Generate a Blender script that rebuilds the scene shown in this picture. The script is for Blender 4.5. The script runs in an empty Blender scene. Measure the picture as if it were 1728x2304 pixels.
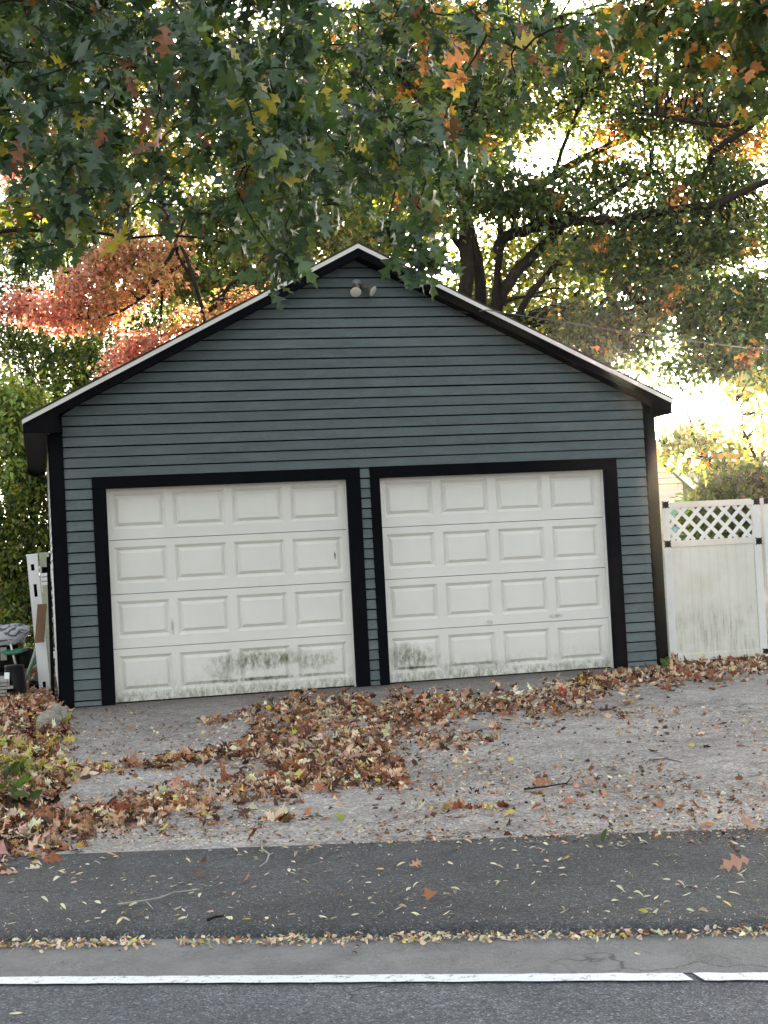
import bpy, math, random
import numpy as np
from mathutils import Vector, Matrix
S = bpy.context.scene
COL = S.collection
rad = math.radians
rng = np.random.default_rng(11)
random.seed(5)

# ------------------------------------------------------------------ camera
F_PX = 3280.0                       # focal length in photo pixels (photo is 1728 x 2304)
ROLL, PITCH, YAW = rad(-2.964), rad(1.714), rad(13.296)
CAM = np.array([-0.13, -14.448, 1.313])
_cy, _sy, _cp, _sp = math.cos(YAW), math.sin(YAW), math.cos(PITCH), math.sin(PITCH)
_F = np.array([_sy*_cp, _cy*_cp, _sp]); _R = np.array([_cy, -_sy, 0.0]); _U = np.cross(_R, _F)
_cr, _sr = math.cos(ROLL), math.sin(ROLL)
CR = _cr*_R + _sr*_U; CU = -_sr*_R + _cr*_U; CF = _F
cam_d = bpy.data.cameras.new('camera'); cam = bpy.data.objects.new('camera', cam_d); COL.objects.link(cam)
cam_d.sensor_fit = 'HORIZONTAL'; cam_d.sensor_width = 36.0; cam_d.lens = 36.0*F_PX/1728.0
cam_d.clip_start = 0.1; cam_d.clip_end = 2000.0
cam.matrix_world = Matrix(((CR[0], CU[0], -CF[0], CAM[0]), (CR[1], CU[1], -CF[1], CAM[1]),
                           (CR[2], CU[2], -CF[2], CAM[2]), (0, 0, 0, 1)))
S.camera = cam

# ------------------------------------------------------------------ sky and sun
SUN_EL, SUN_AZ = rad(5.8), rad(24.3)        # azimuth from +Y towards +X: low, behind the garage on the right
W = bpy.data.worlds.new('World'); S.world = W; W.use_nodes = True
wn, wl = W.node_tree.nodes, W.node_tree.links
bg = wn['Background']
sky = wn.new('ShaderNodeTexSky'); sky.sky_type = 'NISHITA'; sky.sun_disc = False
sky.sun_elevation = SUN_EL; sky.sun_rotation = SUN_AZ
sky.air_density = 1.0; sky.dust_density = 3.0; sky.ozone_density = 1.0
hs = wn.new('ShaderNodeHueSaturation'); hs.inputs['Saturation'].default_value = 0.34
wl.new(sky.outputs[0], hs.inputs['Color']); wl.new(hs.outputs[0], bg.inputs['Color'])
bg.inputs['Strength'].default_value = 0.15
sun_d = bpy.data.lights.new('sun', 'SUN'); sun = bpy.data.objects.new('sun', sun_d); COL.objects.link(sun)
sun_d.energy = 5.0; sun_d.angle = rad(0.5); sun_d.color = (1.0, 0.80, 0.55)
sdir = Vector((math.sin(SUN_AZ)*math.cos(SUN_EL), math.cos(SUN_AZ)*math.cos(SUN_EL), math.sin(SUN_EL)))
sun.rotation_euler = sdir.to_track_quat('Z', 'Y').to_euler(); sun.location = (0, 0, 12)
S.view_settings.view_transform = 'Standard'; S.view_settings.look = 'None'
S.view_settings.exposure = 2.75; S.view_settings.gamma = 1.0
S.cycles.max_bounces = 6; S.cycles.transmission_bounces = 4; S.cycles.use_denoising = True

# ------------------------------------------------------------------ geometry helpers
def ray(u, v): return CF + (u-864)/F_PX*CR - (v-1152)/F_PX*CU
def at(u, v, d): return CAM + d*ray(u, v)
def on_y(u, v, y):
    r = ray(u, v); return CAM + (y-CAM[1])/r[1]*r
def y_curb(x): return -8.115 - 0.385*x
def y_strip(x): return -6.40 - 0.315*max(min(x, 14), -14)
def gz(x, y):                                     # height of the ground
    ys, yc = y_strip(x), y_curb(x)
    if y > ys: return -0.20 + 0.20*min(1.0, (y-ys)/6.6)
    if y > yc: return -0.205 + 0.005*(y-yc)/max(ys-yc, 1e-3)
    return -0.25
def ground_at(u, v):
    r = ray(u, v); z = -0.1
    for _ in range(12):
        p = CAM + (z-CAM[2])/r[2]*r; z = gz(p[0], p[1])
    return np.array([p[0], p[1], z])
def link(ob, parent=None):
    COL.objects.link(ob)
    if parent is not None: ob.parent = parent
    return ob
def tag(o, label=None, cat=None, group=None, kind=None):
    if label: o['label'] = label
    if cat: o['category'] = cat
    if group: o['group'] = group
    if kind: o['kind'] = kind
    return o
def thing(name, label, cat, loc=(0, 0, 0), group=None):
    o = bpy.data.objects.new(name, None); o.location = loc; o.empty_display_size = 0.2
    link(o); bpy.context.view_layer.update()
    return tag(o, label, cat, group)
class MB:
    """collects boxes, prisms, tubes; build() links them as one mesh object (world coordinates)."""
    def __init__(s): s.v = []; s.f = []
    def poly(s, pts, faces):
        b = len(s.v); s.v += [tuple(map(float, p)) for p in pts]; s.f += [tuple(b+i for i in f) for f in faces]; return s
    def box(s, x0, x1, y0, y1, z0, z1):
        return s.poly([(x0,y0,z0),(x1,y0,z0),(x1,y1,z0),(x0,y1,z0),(x0,y0,z1),(x1,y0,z1),(x1,y1,z1),(x0,y1,z1)],
                      [(0,3,2,1),(4,5,6,7),(0,1,5,4),(1,2,6,5),(2,3,7,6),(3,0,4,7)])
    def hexa(s, a, b):       # a: four points (ccw seen from outside), b: the four matching points behind
        return s.poly(list(a)+list(b), [(0,1,2,3),(7,6,5,4),(0,4,5,1),(1,5,6,2),(2,6,7,3),(3,7,4,0)])
    def obox(s, c, ax, ay, az):   # oriented box: centre and three half-axis vectors
        c, ax, ay, az = map(np.asarray, (c, ax, ay, az))
        P = [c+i*ax+j*ay+k*az for k in (-1,1) for i, j in ((-1,-1),(1,-1),(1,1),(-1,1))]
        return s.poly(P, [(0,3,2,1),(4,5,6,7),(0,1,5,4),(1,2,6,5),(2,3,7,6),(3,0,4,7)])
    def tube(s, pts, radii, n=6, cap=True):
        pts = [np.asarray(p, float) for p in pts]
        if np.isscalar(radii): radii = [radii]*len(pts)
        b = len(s.v); last = None
        for i, p in enumerate(pts):
            d = pts[min(i+1, len(pts)-1)] - pts[max(i-1, 0)]; d = d/(np.linalg.norm(d)+1e-9)
            ref = np.array([0,0,1.0]) if abs(d[2]) < 0.9 else np.array([1.0,0,0])
            if last is not None: ref = last
            u = ref - d*(ref@d); u = u/(np.linalg.norm(u)+1e-9); w = np.cross(d, u); last = u
            for k in range(n):
                a = 2*math.pi*k/n; q = p + radii[i]*(math.cos(a)*u + math.sin(a)*w); s.v.append(tuple(q))
        for i in range(len(pts)-1):
            for k in range(n):
                k2 = (k+1) % n; s.f.append((b+i*n+k, b+i*n+k2, b+(i+1)*n+k2, b+(i+1)*n+k))
        if cap:
            s.f.append(tuple(b+k for k in reversed(range(n)))); e = b+(len(pts)-1)*n; s.f.append(tuple(e+k for k in range(n)))
        return s
    def lathe(s, prof, c, axis=(0,0,1), n=18):
        c = np.asarray(c, float); d = np.asarray(axis, float); d /= np.linalg.norm(d)
        ref = np.array([1.0,0,0]) if abs(d[0]) < 0.9 else np.array([0,1.0,0])
        u = ref - d*(ref@d); u /= np.linalg.norm(u); w = np.cross(d, u); b = len(s.v)
        for r, h in prof:
            for k in range(n):
                a = 2*math.pi*k/n; s.v.append(tuple(c + h*d + r*(math.cos(a)*u + math.sin(a)*w)))
        for i in range(len(prof)-1):
            for k in range(n):
                k2 = (k+1) % n; s.f.append((b+i*n+k, b+i*n+k2, b+(i+1)*n+k2, b+(i+1)*n+k))
        return s
    def mesh(s, name, mats, smooth=False, origin=None):
        m = bpy.data.meshes.new(name)
        v = np.array(s.v, float)
        if origin is not None and len(v): v = v - np.asarray(origin, float)
        m.from_pydata(v.tolist(), [], s.f)
        for x in (mats if isinstance(mats, (list, tuple)) else [mats]): m.materials.append(x)
        if smooth: m.polygons.foreach_set('use_smooth', [True]*len(m.polygons))
        m.update(); return m
    def build(s, name, mats, parent=None, smooth=False, bevel=0.0, origin=None):
        if parent is not None:
            o0 = parent.matrix_world.translation if parent.parent is None else None
            bpy.context.view_layer.update()
            origin = np.array(parent.matrix_world.translation)
            ob = bpy.data.objects.new(name, s.mesh(name, mats, smooth, origin)); link(ob, parent)
        else:
            ob = bpy.data.objects.new(name, s.mesh(name, mats, smooth, origin)); link(ob)
            if origin is not None: ob.location = tuple(map(float, origin))
        if bevel:
            bv = ob.modifiers.new('bevel', 'BEVEL'); bv.width = bevel; bv.segments = 2; bv.limit_method = 'ANGLE'
        return ob

# ------------------------------------------------------------------ material helpers
def newmat(name, rough=0.7, spec=0.3):
    m = bpy.data.materials.new(name); m.use_nodes = True
    p = m.node_tree.nodes['Principled BSDF']; p.inputs['Roughness'].default_value = rough
    p.inputs['Specular IOR Level'].default_value = spec
    return m, m.node_tree.nodes, m.node_tree.links, p
def ramp(n, l, src, stops, interp='LINEAR'):
    r = n.new('ShaderNodeValToRGB'); e = r.color_ramp.elements; r.color_ramp.interpolation = interp
    while len(e) < len(stops): e.new(0.5)
    for i, (pos, c) in enumerate(stops):
        e[i].position = pos; e[i].color = (c if hasattr(c, '__len__') else (c, c, c)) + ((1,) if not hasattr(c, '__len__') or len(c) == 3 else ())
    l.new(src, r.inputs[0]); return r.outputs['Color']
def noise(n, l, vec, scale, detail=4, rough=0.6, dist=0.0):
    t = n.new('ShaderNodeTexNoise'); t.inputs['Scale'].default_value = scale; t.inputs['Detail'].default_value = detail
    t.inputs['Roughness'].default_value = rough; t.inputs['Distortion'].default_value = dist
    if vec is not None: l.new(vec, t.inputs['Vector'])
    return t.outputs['Fac']
def mapping(n, l, scale=(1,1,1), loc=(0,0,0), world=True):
    if world: g = n.new('ShaderNodeNewGeometry').outputs['Position']
    else: g = n.new('ShaderNodeTexCoord').outputs['Object']
    m = n.new('ShaderNodeMapping'); m.inputs['Scale'].default_value = scale; m.inputs['Location'].default_value = loc
    l.new(g, m.inputs['Vector']); return m.outputs['Vector']
def mixc(n, l, fac, a, b, mode='MIX'):
    m = n.new('ShaderNodeMix'); m.data_type = 'RGBA'; m.blend_type = mode
    for sock, val in ((m.inputs[0], fac), (m.inputs[6], a), (m.inputs[7], b)):
        if hasattr(val, 'is_linked') or hasattr(val, 'links'): l.new(val, sock)
        elif hasattr(val, '__len__'): sock.default_value = tuple(val) + ((1,) if len(val) == 3 else ())
        else: sock.default_value = val
    return m.outputs[2]
def math_(n, l, op, a, b=None, c=None):
    m = n.new('ShaderNodeMath'); m.operation = op
    for i, x in enumerate((a, b, c)):
        if x is None: continue
        if hasattr(x, 'links'): l.new(x, m.inputs[i])
        else: m.inputs[i].default_value = x
    return m.outputs[0]
def bump(n, l, p, h, dist=0.004, strength=0.6):
    b = n.new('ShaderNodeBump'); b.inputs['Distance'].default_value = dist; b.inputs['Strength'].default_value = strength
    l.new(h, b.inputs['Height']); l.new(b.outputs[0], p.inputs['Normal']); return b
def mat_worn(name, c, rough=0.7, spec=0.3, var=0.18, scale=6.0, stretch=(1,1,1), grain=60.0, bumpd=0.001, rnd=False):
    m, n, l, p = newmat(name, rough, spec)
    v = mapping(n, l, stretch)
    a = noise(n, l, v, scale, 5, 0.65); b = noise(n, l, v, grain, 3, 0.6)
    k = ramp(n, l, a, [(0.3, 1-var), (0.7, 1+var*0.5)])
    k2 = ramp(n, l, b, [(0.3, 1-var*0.6), (0.7, 1+var*0.4)])
    col = mixc(n, l, 1.0, c, k, 'MULTIPLY'); col = mixc(n, l, 1.0, col, k2, 'MULTIPLY')
    if rnd:
        oi = n.new('ShaderNodeObjectInfo'); col = mixc(n, l, 1.0, col, ramp(n, l, oi.outputs['Random'], [(0.0, 0.90), (1.0, 1.08)]), 'MULTIPLY')
    l.new(col, p.inputs['Base Color']); bump(n, l, p, b, bumpd, 0.5)
    return m
def mat_leaf(name, trans=0.35, rough=0.45, spec=0.4, tcol=(1.6, 1.55, 0.65)):
    m, n, l, p = newmat(name, rough, spec)
    a = n.new('ShaderNodeAttribute'); a.attribute_name = 'tint'
    v = mapping(n, l); k = noise(n, l, v, 35.0, 3)
    kk = ramp(n, l, k, [(0.3, 0.78), (0.7, 1.15)])
    c = mixc(n, l, 1.0, a.outputs['Color'], kk, 'MULTIPLY')
    l.new(c, p.inputs['Base Color'])
    t = n.new('ShaderNodeBsdfTranslucent'); l.new(mixc(n, l, 1.0, c, tcol, 'MULTIPLY'), t.inputs['Color'])
    mx = n.new('ShaderNodeMixShader'); mx.inputs[0].default_value = trans
    l.new(p.outputs[0], mx.inputs[1]); l.new(t.outputs[0], mx.inputs[2])
    l.new(mx.outputs[0], n['Material Output'].inputs['Surface'])
    return m

# ------------------------------------------------------------------ materials
M = {}
M['siding'] = mat_worn('grey_green_paint', (0.124, 0.153, 0.158), 0.65, 0.2, 0.20, 2.2, (1, 1, 4), 26.0, 0.0012, True)
M['white_siding'] = mat_worn('white_siding_paint', (0.80, 0.80, 0.79), 0.6, 0.3, 0.06, 2.0)
M['black'] = mat_worn('black_paint', (0.0035, 0.0038, 0.006), 0.75, 0.07, 0.35, 4.0)
M['gap'] = mat_worn('dark_gap', (0.003, 0.0032, 0.004), 0.9, 0.0, 0.2)
M['drip'] = mat_worn('white_metal_edge', (0.80, 0.77, 0.71), 0.45, 0.4, 0.12, 4.0)
M['shingle'] = mat_worn('asphalt_shingle', (0.06, 0.055, 0.05), 0.9, 0.1, 0.4, 9.0)
M['vinyl'] = mat_worn('white_vinyl', (0.72, 0.72, 0.70), 0.45, 0.35, 0.07, 2.5)
M['plastic_black'] = mat_worn('black_plastic', (0.005, 0.005, 0.006), 0.45, 0.2, 0.2)
M['metal_grey'] = mat_worn('grey_metal', (0.30, 0.30, 0.28), 0.45, 0.5, 0.2)
M['lamp_body'] = mat_worn('bronze_lamp_body', (0.10, 0.09, 0.075), 0.4, 0.5, 0.2)
M['bark'] = mat_worn('bark', (0.045, 0.037, 0.030), 0.95, 0.1, 0.5, 7.0, (4, 4, 1), 30.0, 0.01)
M['bark_dark'] = mat_worn('dark_bark', (0.028, 0.022, 0.018), 0.95, 0.1, 0.5, 7.0, (4, 4, 1), 30.0, 0.01)
M['wood'] = mat_worn('brown_board', (0.23, 0.13, 0.075), 0.75, 0.2, 0.25, 5.0, (6, 6, 1))
M['old_wood'] = mat_worn('weathered_board', (0.36, 0.35, 0.33), 0.85, 0.2, 0.3, 6.0)
M['stone'] = mat_worn('field_stone', (0.36, 0.33, 0.28), 0.9, 0.2, 0.4, 9.0, (1,1,1), 40.0, 0.006)
M['acorn'] = mat_worn('acorn_shell', (0.035, 0.02, 0.012), 0.5, 0.3, 0.4, 60.0)
M['leaf'] = mat_leaf('tree_leaf', 0.44, 0.42, 0.4)
M['oak_leaf'] = mat_leaf('oak_leaf', 0.36, 0.27, 0.75)
M['red_leaf'] = mat_leaf('red_leaf', 0.42, 0.42, 0.5, (1.35, 1.3, 1.25))
M['dry_leaf'] = mat_leaf('dry_leaf', 0.12, 0.6, 0.3, (1.2, 1.0, 0.8))
M['twig'] = mat_worn('twig_bark', (0.20, 0.15, 0.11), 0.9, 0.1, 0.4, 20.0)

def make_door_mat():
    m, n, l, p = newmat('door_white_paint', 0.5, 0.35)
    v = mapping(n, l); sx = n.new('ShaderNodeSeparateXYZ'); l.new(v, sx.inputs[0])
    X, Z = sx.outputs['X'], sx.outputs['Z']
    base = mixc(n, l, ramp(n, l, noise(n, l, v, 2.2, 5), [(0.35, 0.0), (0.7, 1.0)]), (0.77, 0.745, 0.70), (0.71, 0.69, 0.645))
    # vertical streaks of dust
    vs = mapping(n, l, (9, 1, 0.7)); st = ramp(n, l, noise(n, l, vs, 3.0, 4), [(0.55, 0.0), (0.85, 0.10)])
    base = mixc(n, l, st, base, (0.53, 0.52, 0.48))
    # mildew along the foot, and two patches with a shape of their own
    nz = noise(n, l, mapping(n, l, (1.5, 1, 0.75)), 15.0, 9, 0.78); nb = noise(n, l, v, 5.0, 5, 0.7)
    foot = ramp(n, l, Z, [(0.0, 0.85), (0.075, 0.7), (0.115, 0.3), (0.30, 0.0)])
    footm = math_(n, l, 'MULTIPLY', foot, ramp(n, l, nz, [(0.42, 0.12), (0.60, 1.0)]))
    def patch(cx, cz, rx, rz, k):
        a = math_(n, l, 'DIVIDE', math_(n, l, 'SUBTRACT', X, cx), rx); b = math_(n, l, 'DIVIDE', math_(n, l, 'SUBTRACT', Z, cz), rz)
        d = math_(n, l, 'SQRT', math_(n, l, 'ADD', math_(n, l, 'MULTIPLY', a, a), math_(n, l, 'MULTIPLY', b, b)))
        e = math_(n, l, 'ADD', d, math_(n, l, 'MULTIPLY', math_(n, l, 'SUBTRACT', nb, 0.5), 1.6))
        e = ramp(n, l, e, [(0.35, k), (1.0, 0.0)])
        return math_(n, l, 'MULTIPLY', e, ramp(n, l, nz, [(0.40, 0.12), (0.60, 1.0)]))
    s = footm
    for q in ((2.0, 0.33, 0.70, 0.11, 1.0), (1.62, 0.26, 0.26, 0.15, 0.6), (2.5, 0.30, 0.35, 0.10, 0.7), (3.52, 0.24, 0.34, 0.20, 0.95), (4.2, 0.12, 0.9, 0.08, 0.6)):
        s = math_(n, l, 'MAXIMUM', s, patch(*q))
    for q in ((1.10, 0.72, 0.018, 0.09, 1.3), (2.77, 1.34, 0.012, 0.04, 1.5), (1.95, 0.15, 0.75, 0.03, 1.0), (3.56, 0.15, 0.30, 0.025, 1.4), (4.1, 0.15, 0.22, 0.02, 0.9), (4.36, 0.56, 0.05, 0.03, 0.7), (5.1, 0.585, 0.09, 0.025, 0.7)):
        s = math_(n, l, 'MAXIMUM', s, patch(*q))
    col = mixc(n, l, s, base, (0.15, 0.145, 0.08))
    l.new(col, p.inputs['Base Color'])
    bump(n, l, p, noise(n, l, v, 160.0, 2), 0.0006, 0.4)
    return m
M['door'] = make_door_mat()

def make_gate_mat():
    m, n, l, p = newmat('stained_vinyl', 0.45, 0.35)
    v = mapping(n, l); sx = n.new('ShaderNodeSeparateXYZ'); l.new(v, sx.inputs[0]); Z = sx.outputs['Z']
    vs = mapping(n, l, (14, 1, 1.1)); st = noise(n, l, vs, 3.2, 6, 0.7); nb = noise(n, l, v, 2.4, 5, 0.7)
    hi = ramp(n, l, Z, [(0.0, 0.3), (0.15, 0.9), (0.42, 0.85), (0.62, 0.25), (1.0, 0.1)])
    k = math_(n, l, 'MULTIPLY', math_(n, l, 'MULTIPLY', ramp(n, l, st, [(0.42, 0.0), (0.72, 1.0)]), ramp(n, l, nb, [(0.40, 0.08), (0.62, 1.0)])), hi)
    col = mixc(n, l, ramp(n, l, nb, [(0.35, 0.0), (0.7, 0.6)]), (0.70, 0.685, 0.63), (0.57, 0.55, 0.43))
    col = mixc(n, l, k, col, (0.20, 0.19, 0.14)); l.new(col, p.inputs['Base Color'])
    return m
M['gate'] = make_gate_mat()

def make_ground_mats():
    # worn grey driveway: aggregate, dust, cracks
    m, n, l, p = newmat('worn_driveway', 0.92, 0.2)
    v = mapping(n, l); big = noise(n, l, v, 0.9, 6, 0.7); mid = noise(n, l, v, 7.0, 6, 0.75)
    vo = n.new('ShaderNodeTexVoronoi'); vo.inputs['Scale'].default_value = 75.0; l.new(v, vo.inputs['Vector'])
    c = mixc(n, l, ramp(n, l, big, [(0.3, 0.0), (0.7, 1.0)]), (0.292, 0.262, 0.240), (0.490, 0.455, 0.425))
    c = mixc(n, l, 1.0, c, ramp(n, l, mid, [(0.3, 0.62), (0.7, 1.22)]), 'MULTIPLY')
    hsv = n.new('ShaderNodeSeparateColor'); l.new(vo.outputs['Color'], hsv.inputs[0])
    c = mixc(n, l, 1.0, c, ramp(n, l, hsv.outputs[0], [(0.0, 0.62), (0.5, 0.95), (0.85, 1.12), (1.0, 1.55)]), 'MULTIPLY')
    vc = n.new('ShaderNodeTexVoronoi'); vc.feature = 'DISTANCE_TO_EDGE'; vc.inputs['Scale'].default_value = 0.75
    dn = n.new('ShaderNodeTexNoise'); dn.inputs['Scale'].default_value = 3.0; dn.inputs['Detail'].default_value = 6; l.new(v, dn.inputs['Vector'])
    av = n.new('ShaderNodeMix'); av.data_type = 'RGBA'; av.blend_type = 'LINEAR_LIGHT'; av.inputs[0].default_value = 0.35
    l.new(v, av.inputs[6]); l.new(dn.outputs['Color'], av.inputs[7]); l.new(av.outputs[2], vc.inputs['Vector'])
    cr = ramp(n, l, vc.outputs['Distance'], [(0.0, 0.45), (0.010, 1.0)])
    c = mixc(n, l, 1.0, c, cr, 'MULTIPLY')
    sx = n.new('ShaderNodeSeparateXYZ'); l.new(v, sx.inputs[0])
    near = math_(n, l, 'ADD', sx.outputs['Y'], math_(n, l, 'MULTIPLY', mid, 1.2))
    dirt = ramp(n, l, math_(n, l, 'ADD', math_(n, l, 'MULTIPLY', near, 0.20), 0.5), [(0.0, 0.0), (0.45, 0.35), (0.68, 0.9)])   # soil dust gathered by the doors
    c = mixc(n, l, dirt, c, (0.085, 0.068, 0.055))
    l.new(c, p.inputs['Base Color'])
    h = math_(n, l, 'ADD', math_(n, l, 'MULTIPLY', vo.outputs['Distance'], 0.6), mid); bump(n, l, p, h, 0.008, 0.7)
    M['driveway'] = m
    def asphalt(name, c0, c1, speck, sc, big_s=0.8, dust=None, crk=0.55):
        m, n, l, p = newmat(name, 0.85, 0.3)
        v = mapping(n, l); big = noise(n, l, v, big_s, 5, 0.65); fine = noise(n, l, v, 38.0, 5, 0.8)
        vo = n.new('ShaderNodeTexVoronoi'); vo.inputs['Scale'].default_value = sc; l.new(v, vo.inputs['Vector'])
        sc_ = n.new('ShaderNodeSeparateColor'); l.new(vo.outputs['Color'], sc_.inputs[0])
        c = mixc(n, l, ramp(n, l, big, [(0.3, 0.0), (0.7, 1.0)]), c0, c1)
        c = mixc(n, l, 1.0, c, ramp(n, l, fine, [(0.3, 0.55), (0.7, 1.4)]), 'MULTIPLY')
        c = mixc(n, l, 1.0, c, ramp(n, l, sc_.outputs[0], [(0.0, 0.6), (0.55, 0.95), (0.86, 1.25), (1.0, speck)]), 'MULTIPLY')
        if dust: 
            dd = ramp(n, l, noise(n, l, v, 5.0, 6, 0.7), [(0.30, 0.25), (0.62, 0.9)]); c = mixc(n, l, dd, c, dust)
        dn = n.new('ShaderNodeTexNoise'); dn.inputs['Scale'].default_value = 2.0; dn.inputs['Detail'].default_value = 7; l.new(v, dn.inputs['Vector'])
        wv = n.new('ShaderNodeMix'); wv.data_type = 'RGBA'; wv.blend_type = 'LINEAR_LIGHT'; wv.inputs[0].default_value = 0.5; l.new(v, wv.inputs[6]); l.new(dn.outputs['Color'], wv.inputs[7])
        vc = n.new('ShaderNodeTexVoronoi'); vc.feature = 'DISTANCE_TO_EDGE'; vc.inputs['Scale'].default_value = crk; l.new(wv.outputs[2], vc.inputs['Vector'])
        msk = ramp(n, l, noise(n, l, v, 1.1, 3), [(0.48, 0.0), (0.56, 1.0)])
        ck = mixc(n, l, msk, (1, 1, 1), ramp(n, l, vc.outputs['Distance'], [(0.0, 0.35), (0.006, 1.0)])); c = mixc(n, l, 1.0, c, ck, 'MULTIPLY')
        pt = ramp(n, l, noise(n, l, v, 2.6, 6, 0.7), [(0.35, 0.80), (0.5, 1.0), (0.68, 1.15)]); c = mixc(n, l, 1.0, c, pt, 'MULTIPLY')
        l.new(c, p.inputs['Base Color']); bump(n, l, p, math_(n, l, 'ADD', fine, vo.outputs['Distance']), 0.006, 0.7)
        return m
    M['strip'] = asphalt('dark_asphalt', (0.068, 0.069, 0.071), (0.098, 0.098, 0.100), 2.4, 150.0)
    M['road'] = asphalt('road_asphalt', (0.108, 0.114, 0.125), (0.138, 0.143, 0.153), 2.4, 150.0)
    M['shoulder'] = asphalt('dusty_asphalt', (0.15, 0.15, 0.149), (0.185, 0.183, 0.18), 1.6, 150.0, 0.8, (0.235, 0.228, 0.222))
    m, n, l, p = newmat('road_paint', 0.6, 0.3)
    v = mapping(n, l); w1 = noise(n, l, v, 22.0, 6, 0.8); w2 = noise(n, l, v, 120.0, 3, 0.7)
    k = ramp(n, l, math_(n, l, 'ADD', math_(n, l, 'MULTIPLY', w1, 0.7), math_(n, l, 'MULTIPLY', w2, 0.3)), [(0.385, 1.0), (0.46, 0.0)])
    c = mixc(n, l, ramp(n, l, w2, [(0.35, 0.0), (0.7, 1.0)]), (0.86, 0.87, 0.88), (0.74, 0.75, 0.77))
    c = mixc(n, l, k, c, (0.14, 0.14, 0.145)); l.new(c, p.inputs['Base Color']); bump(n, l, p, w2, 0.003, 0.6)
    M['paint'] = m
    m, n, l, p = newmat('soil', 0.95, 0.1)
    v = mapping(n, l); a = noise(n, l, v, 3.0, 7, 0.75)
    l.new(ramp(n, l, a, [(0.3, (0.05, 0.034, 0.024)), (0.55, (0.10, 0.068, 0.045)), (0.75, (0.06, 0.07, 0.03))]), p.inputs['Base Color']); bump(n, l, p, a, 0.03, 0.8)
    M['soil'] = m
    M['sill'] = mat_worn('concrete_sill', (0.13, 0.115, 0.10), 0.9, 0.2, 0.4, 4.0, (1,1,1), 45.0, 0.004)
make_ground_mats()

# ------------------------------------------------------------------ setting: ground, road, strip, driveway
def sheet(name, outline_fn, us, vs, mat, lift, kind='structure', bumpy=0.0):
    """grid between two edge curves: outline_fn(u) -> (y0, y1)"""
    V = []; Fc = []
    for i, u in enumerate(us):
        y0, y1 = outline_fn(u)
        for j, w in enumerate(vs):
            y = y0 + (y1-y0)*w
            V.append((u, y, lift + (gz(u, y) if callable(gz) else 0)))
    nv = len(vs)
    for i in range(len(us)-1):
        for j in range(nv-1): Fc.append((i*nv+j, (i+1)*nv+j, (i+1)*nv+j+1, i*nv+j+1))
    mb = MB(); mb.poly(V, Fc); o = mb.build(name, mat); tag(o, kind=kind); return o
def lin(a, b, n): return list(np.linspace(a, b, n))
# soil: everything behind the strip, out to the horizon
us = [-220, -120, -60, -30] + lin(-14, 14, 29) + [30, 60, 120, 220]
mb = MB(); V = []; Fc = []
rows = [0.0, 0.02, 0.5, 1.2, 2.0, 3.0, 4.0, 5.0, 6.6, 9.0, 16, 30, 60, 120, 240]
for u in us:
    uu = max(min(u, 14), -14); ys = y_strip(uu)
    for r in rows:
        bumpz = 0.0
        V.append((u, ys+0.01+r, (-0.22 + 0.20*min(1, r/6.6)) - 0.012 + bumpz))
nv = len(rows)
for i in range(len(us)-1):
    for j in range(nv-1): Fc.append((i*nv+j, (i+1)*nv+j, (i+1)*nv+j+1, i*nv+j+1))
mb.poly(V, Fc); tag(mb.build('ground', M['soil']), kind='structure')
def yc_c(u): return y_curb(max(min(u, 40), -40))
# dark asphalt strip, a lip above the road
mb = MB(); V = []; Fc = []
us2 = [-14] + lin(-6, 12, 73) + [14]
for u in us2:
    w = 0.012*math.sin(u*5.1) + 0.02*math.sin(u*1.7+1)
    yc = y_curb(u) + w; ys = y_strip(u) + 0.025*math.sin(u*3.3) + 0.015*math.sin(u*9.7)
    V += [(u, yc-0.018, -0.262), (u, yc+0.012, -0.219), (u, yc+0.06, -0.207), (u, yc+0.5, -0.2035), (u, ys+0.03, -0.196)]
for i in range(len(us2)-1):
    for j in range(4): Fc.append((i*5+j, (i+1)*5+j, (i+1)*5+j+1, i*5+j+1))
mb.poly(V, Fc); tag(mb.build('pavement', M['strip'], smooth=True), kind='structure')
# road beyond and under the camera
def ROADBAND(name, n0, n1, mat, lift, x0=-60, x1=60, kind='structure', nseg=1):
    # bands parallel to the curb line, measured from the curb towards the camera
    mb = MB(); V = []; Fc = []; xs = np.linspace(x0, x1, nseg+1)
    for u in xs:
        V += [(u, y_curb(u)-n1, -0.25+lift), (u, y_curb(u)-n0, -0.25+lift)]
    for i in range(nseg): Fc.append((2*i, 2*i+2, 2*i+3, 2*i+1))
    mb.poly(V, Fc); return tag(mb.build(name, mat), kind=kind)
ROADBAND('road', -0.05, 24.0, M['road'], 0.0)
ROADBAND('road_shoulder', -0.04, 0.60, M['shoulder'], 0.004)
line_mb = MB()
def line_piece(x0, x1, seg):
    xs = np.linspace(x0, x1, seg+1); V = []; Fc = []
    for i, u in enumerate(xs):
        a, b = 0.564+0.0025*rng.normal(), 0.692+0.0025*rng.normal()
        yb = -8.672-0.411*u
        V += [(u, yb-(b-0.590), -0.242), (u, yb-(a-0.562), -0.242)]
    for i in range(seg): Fc.append((2*i, 2*i+2, 2*i+3, 2*i+1))
    line_mb.poly(V, Fc)
gap_x = 2.065
line_piece(-14, gap_x-0.016, 300); line_piece(gap_x+0.018, 14, 240)
tag(line_mb.build('road_line', M['paint']), kind='structure')
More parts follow.
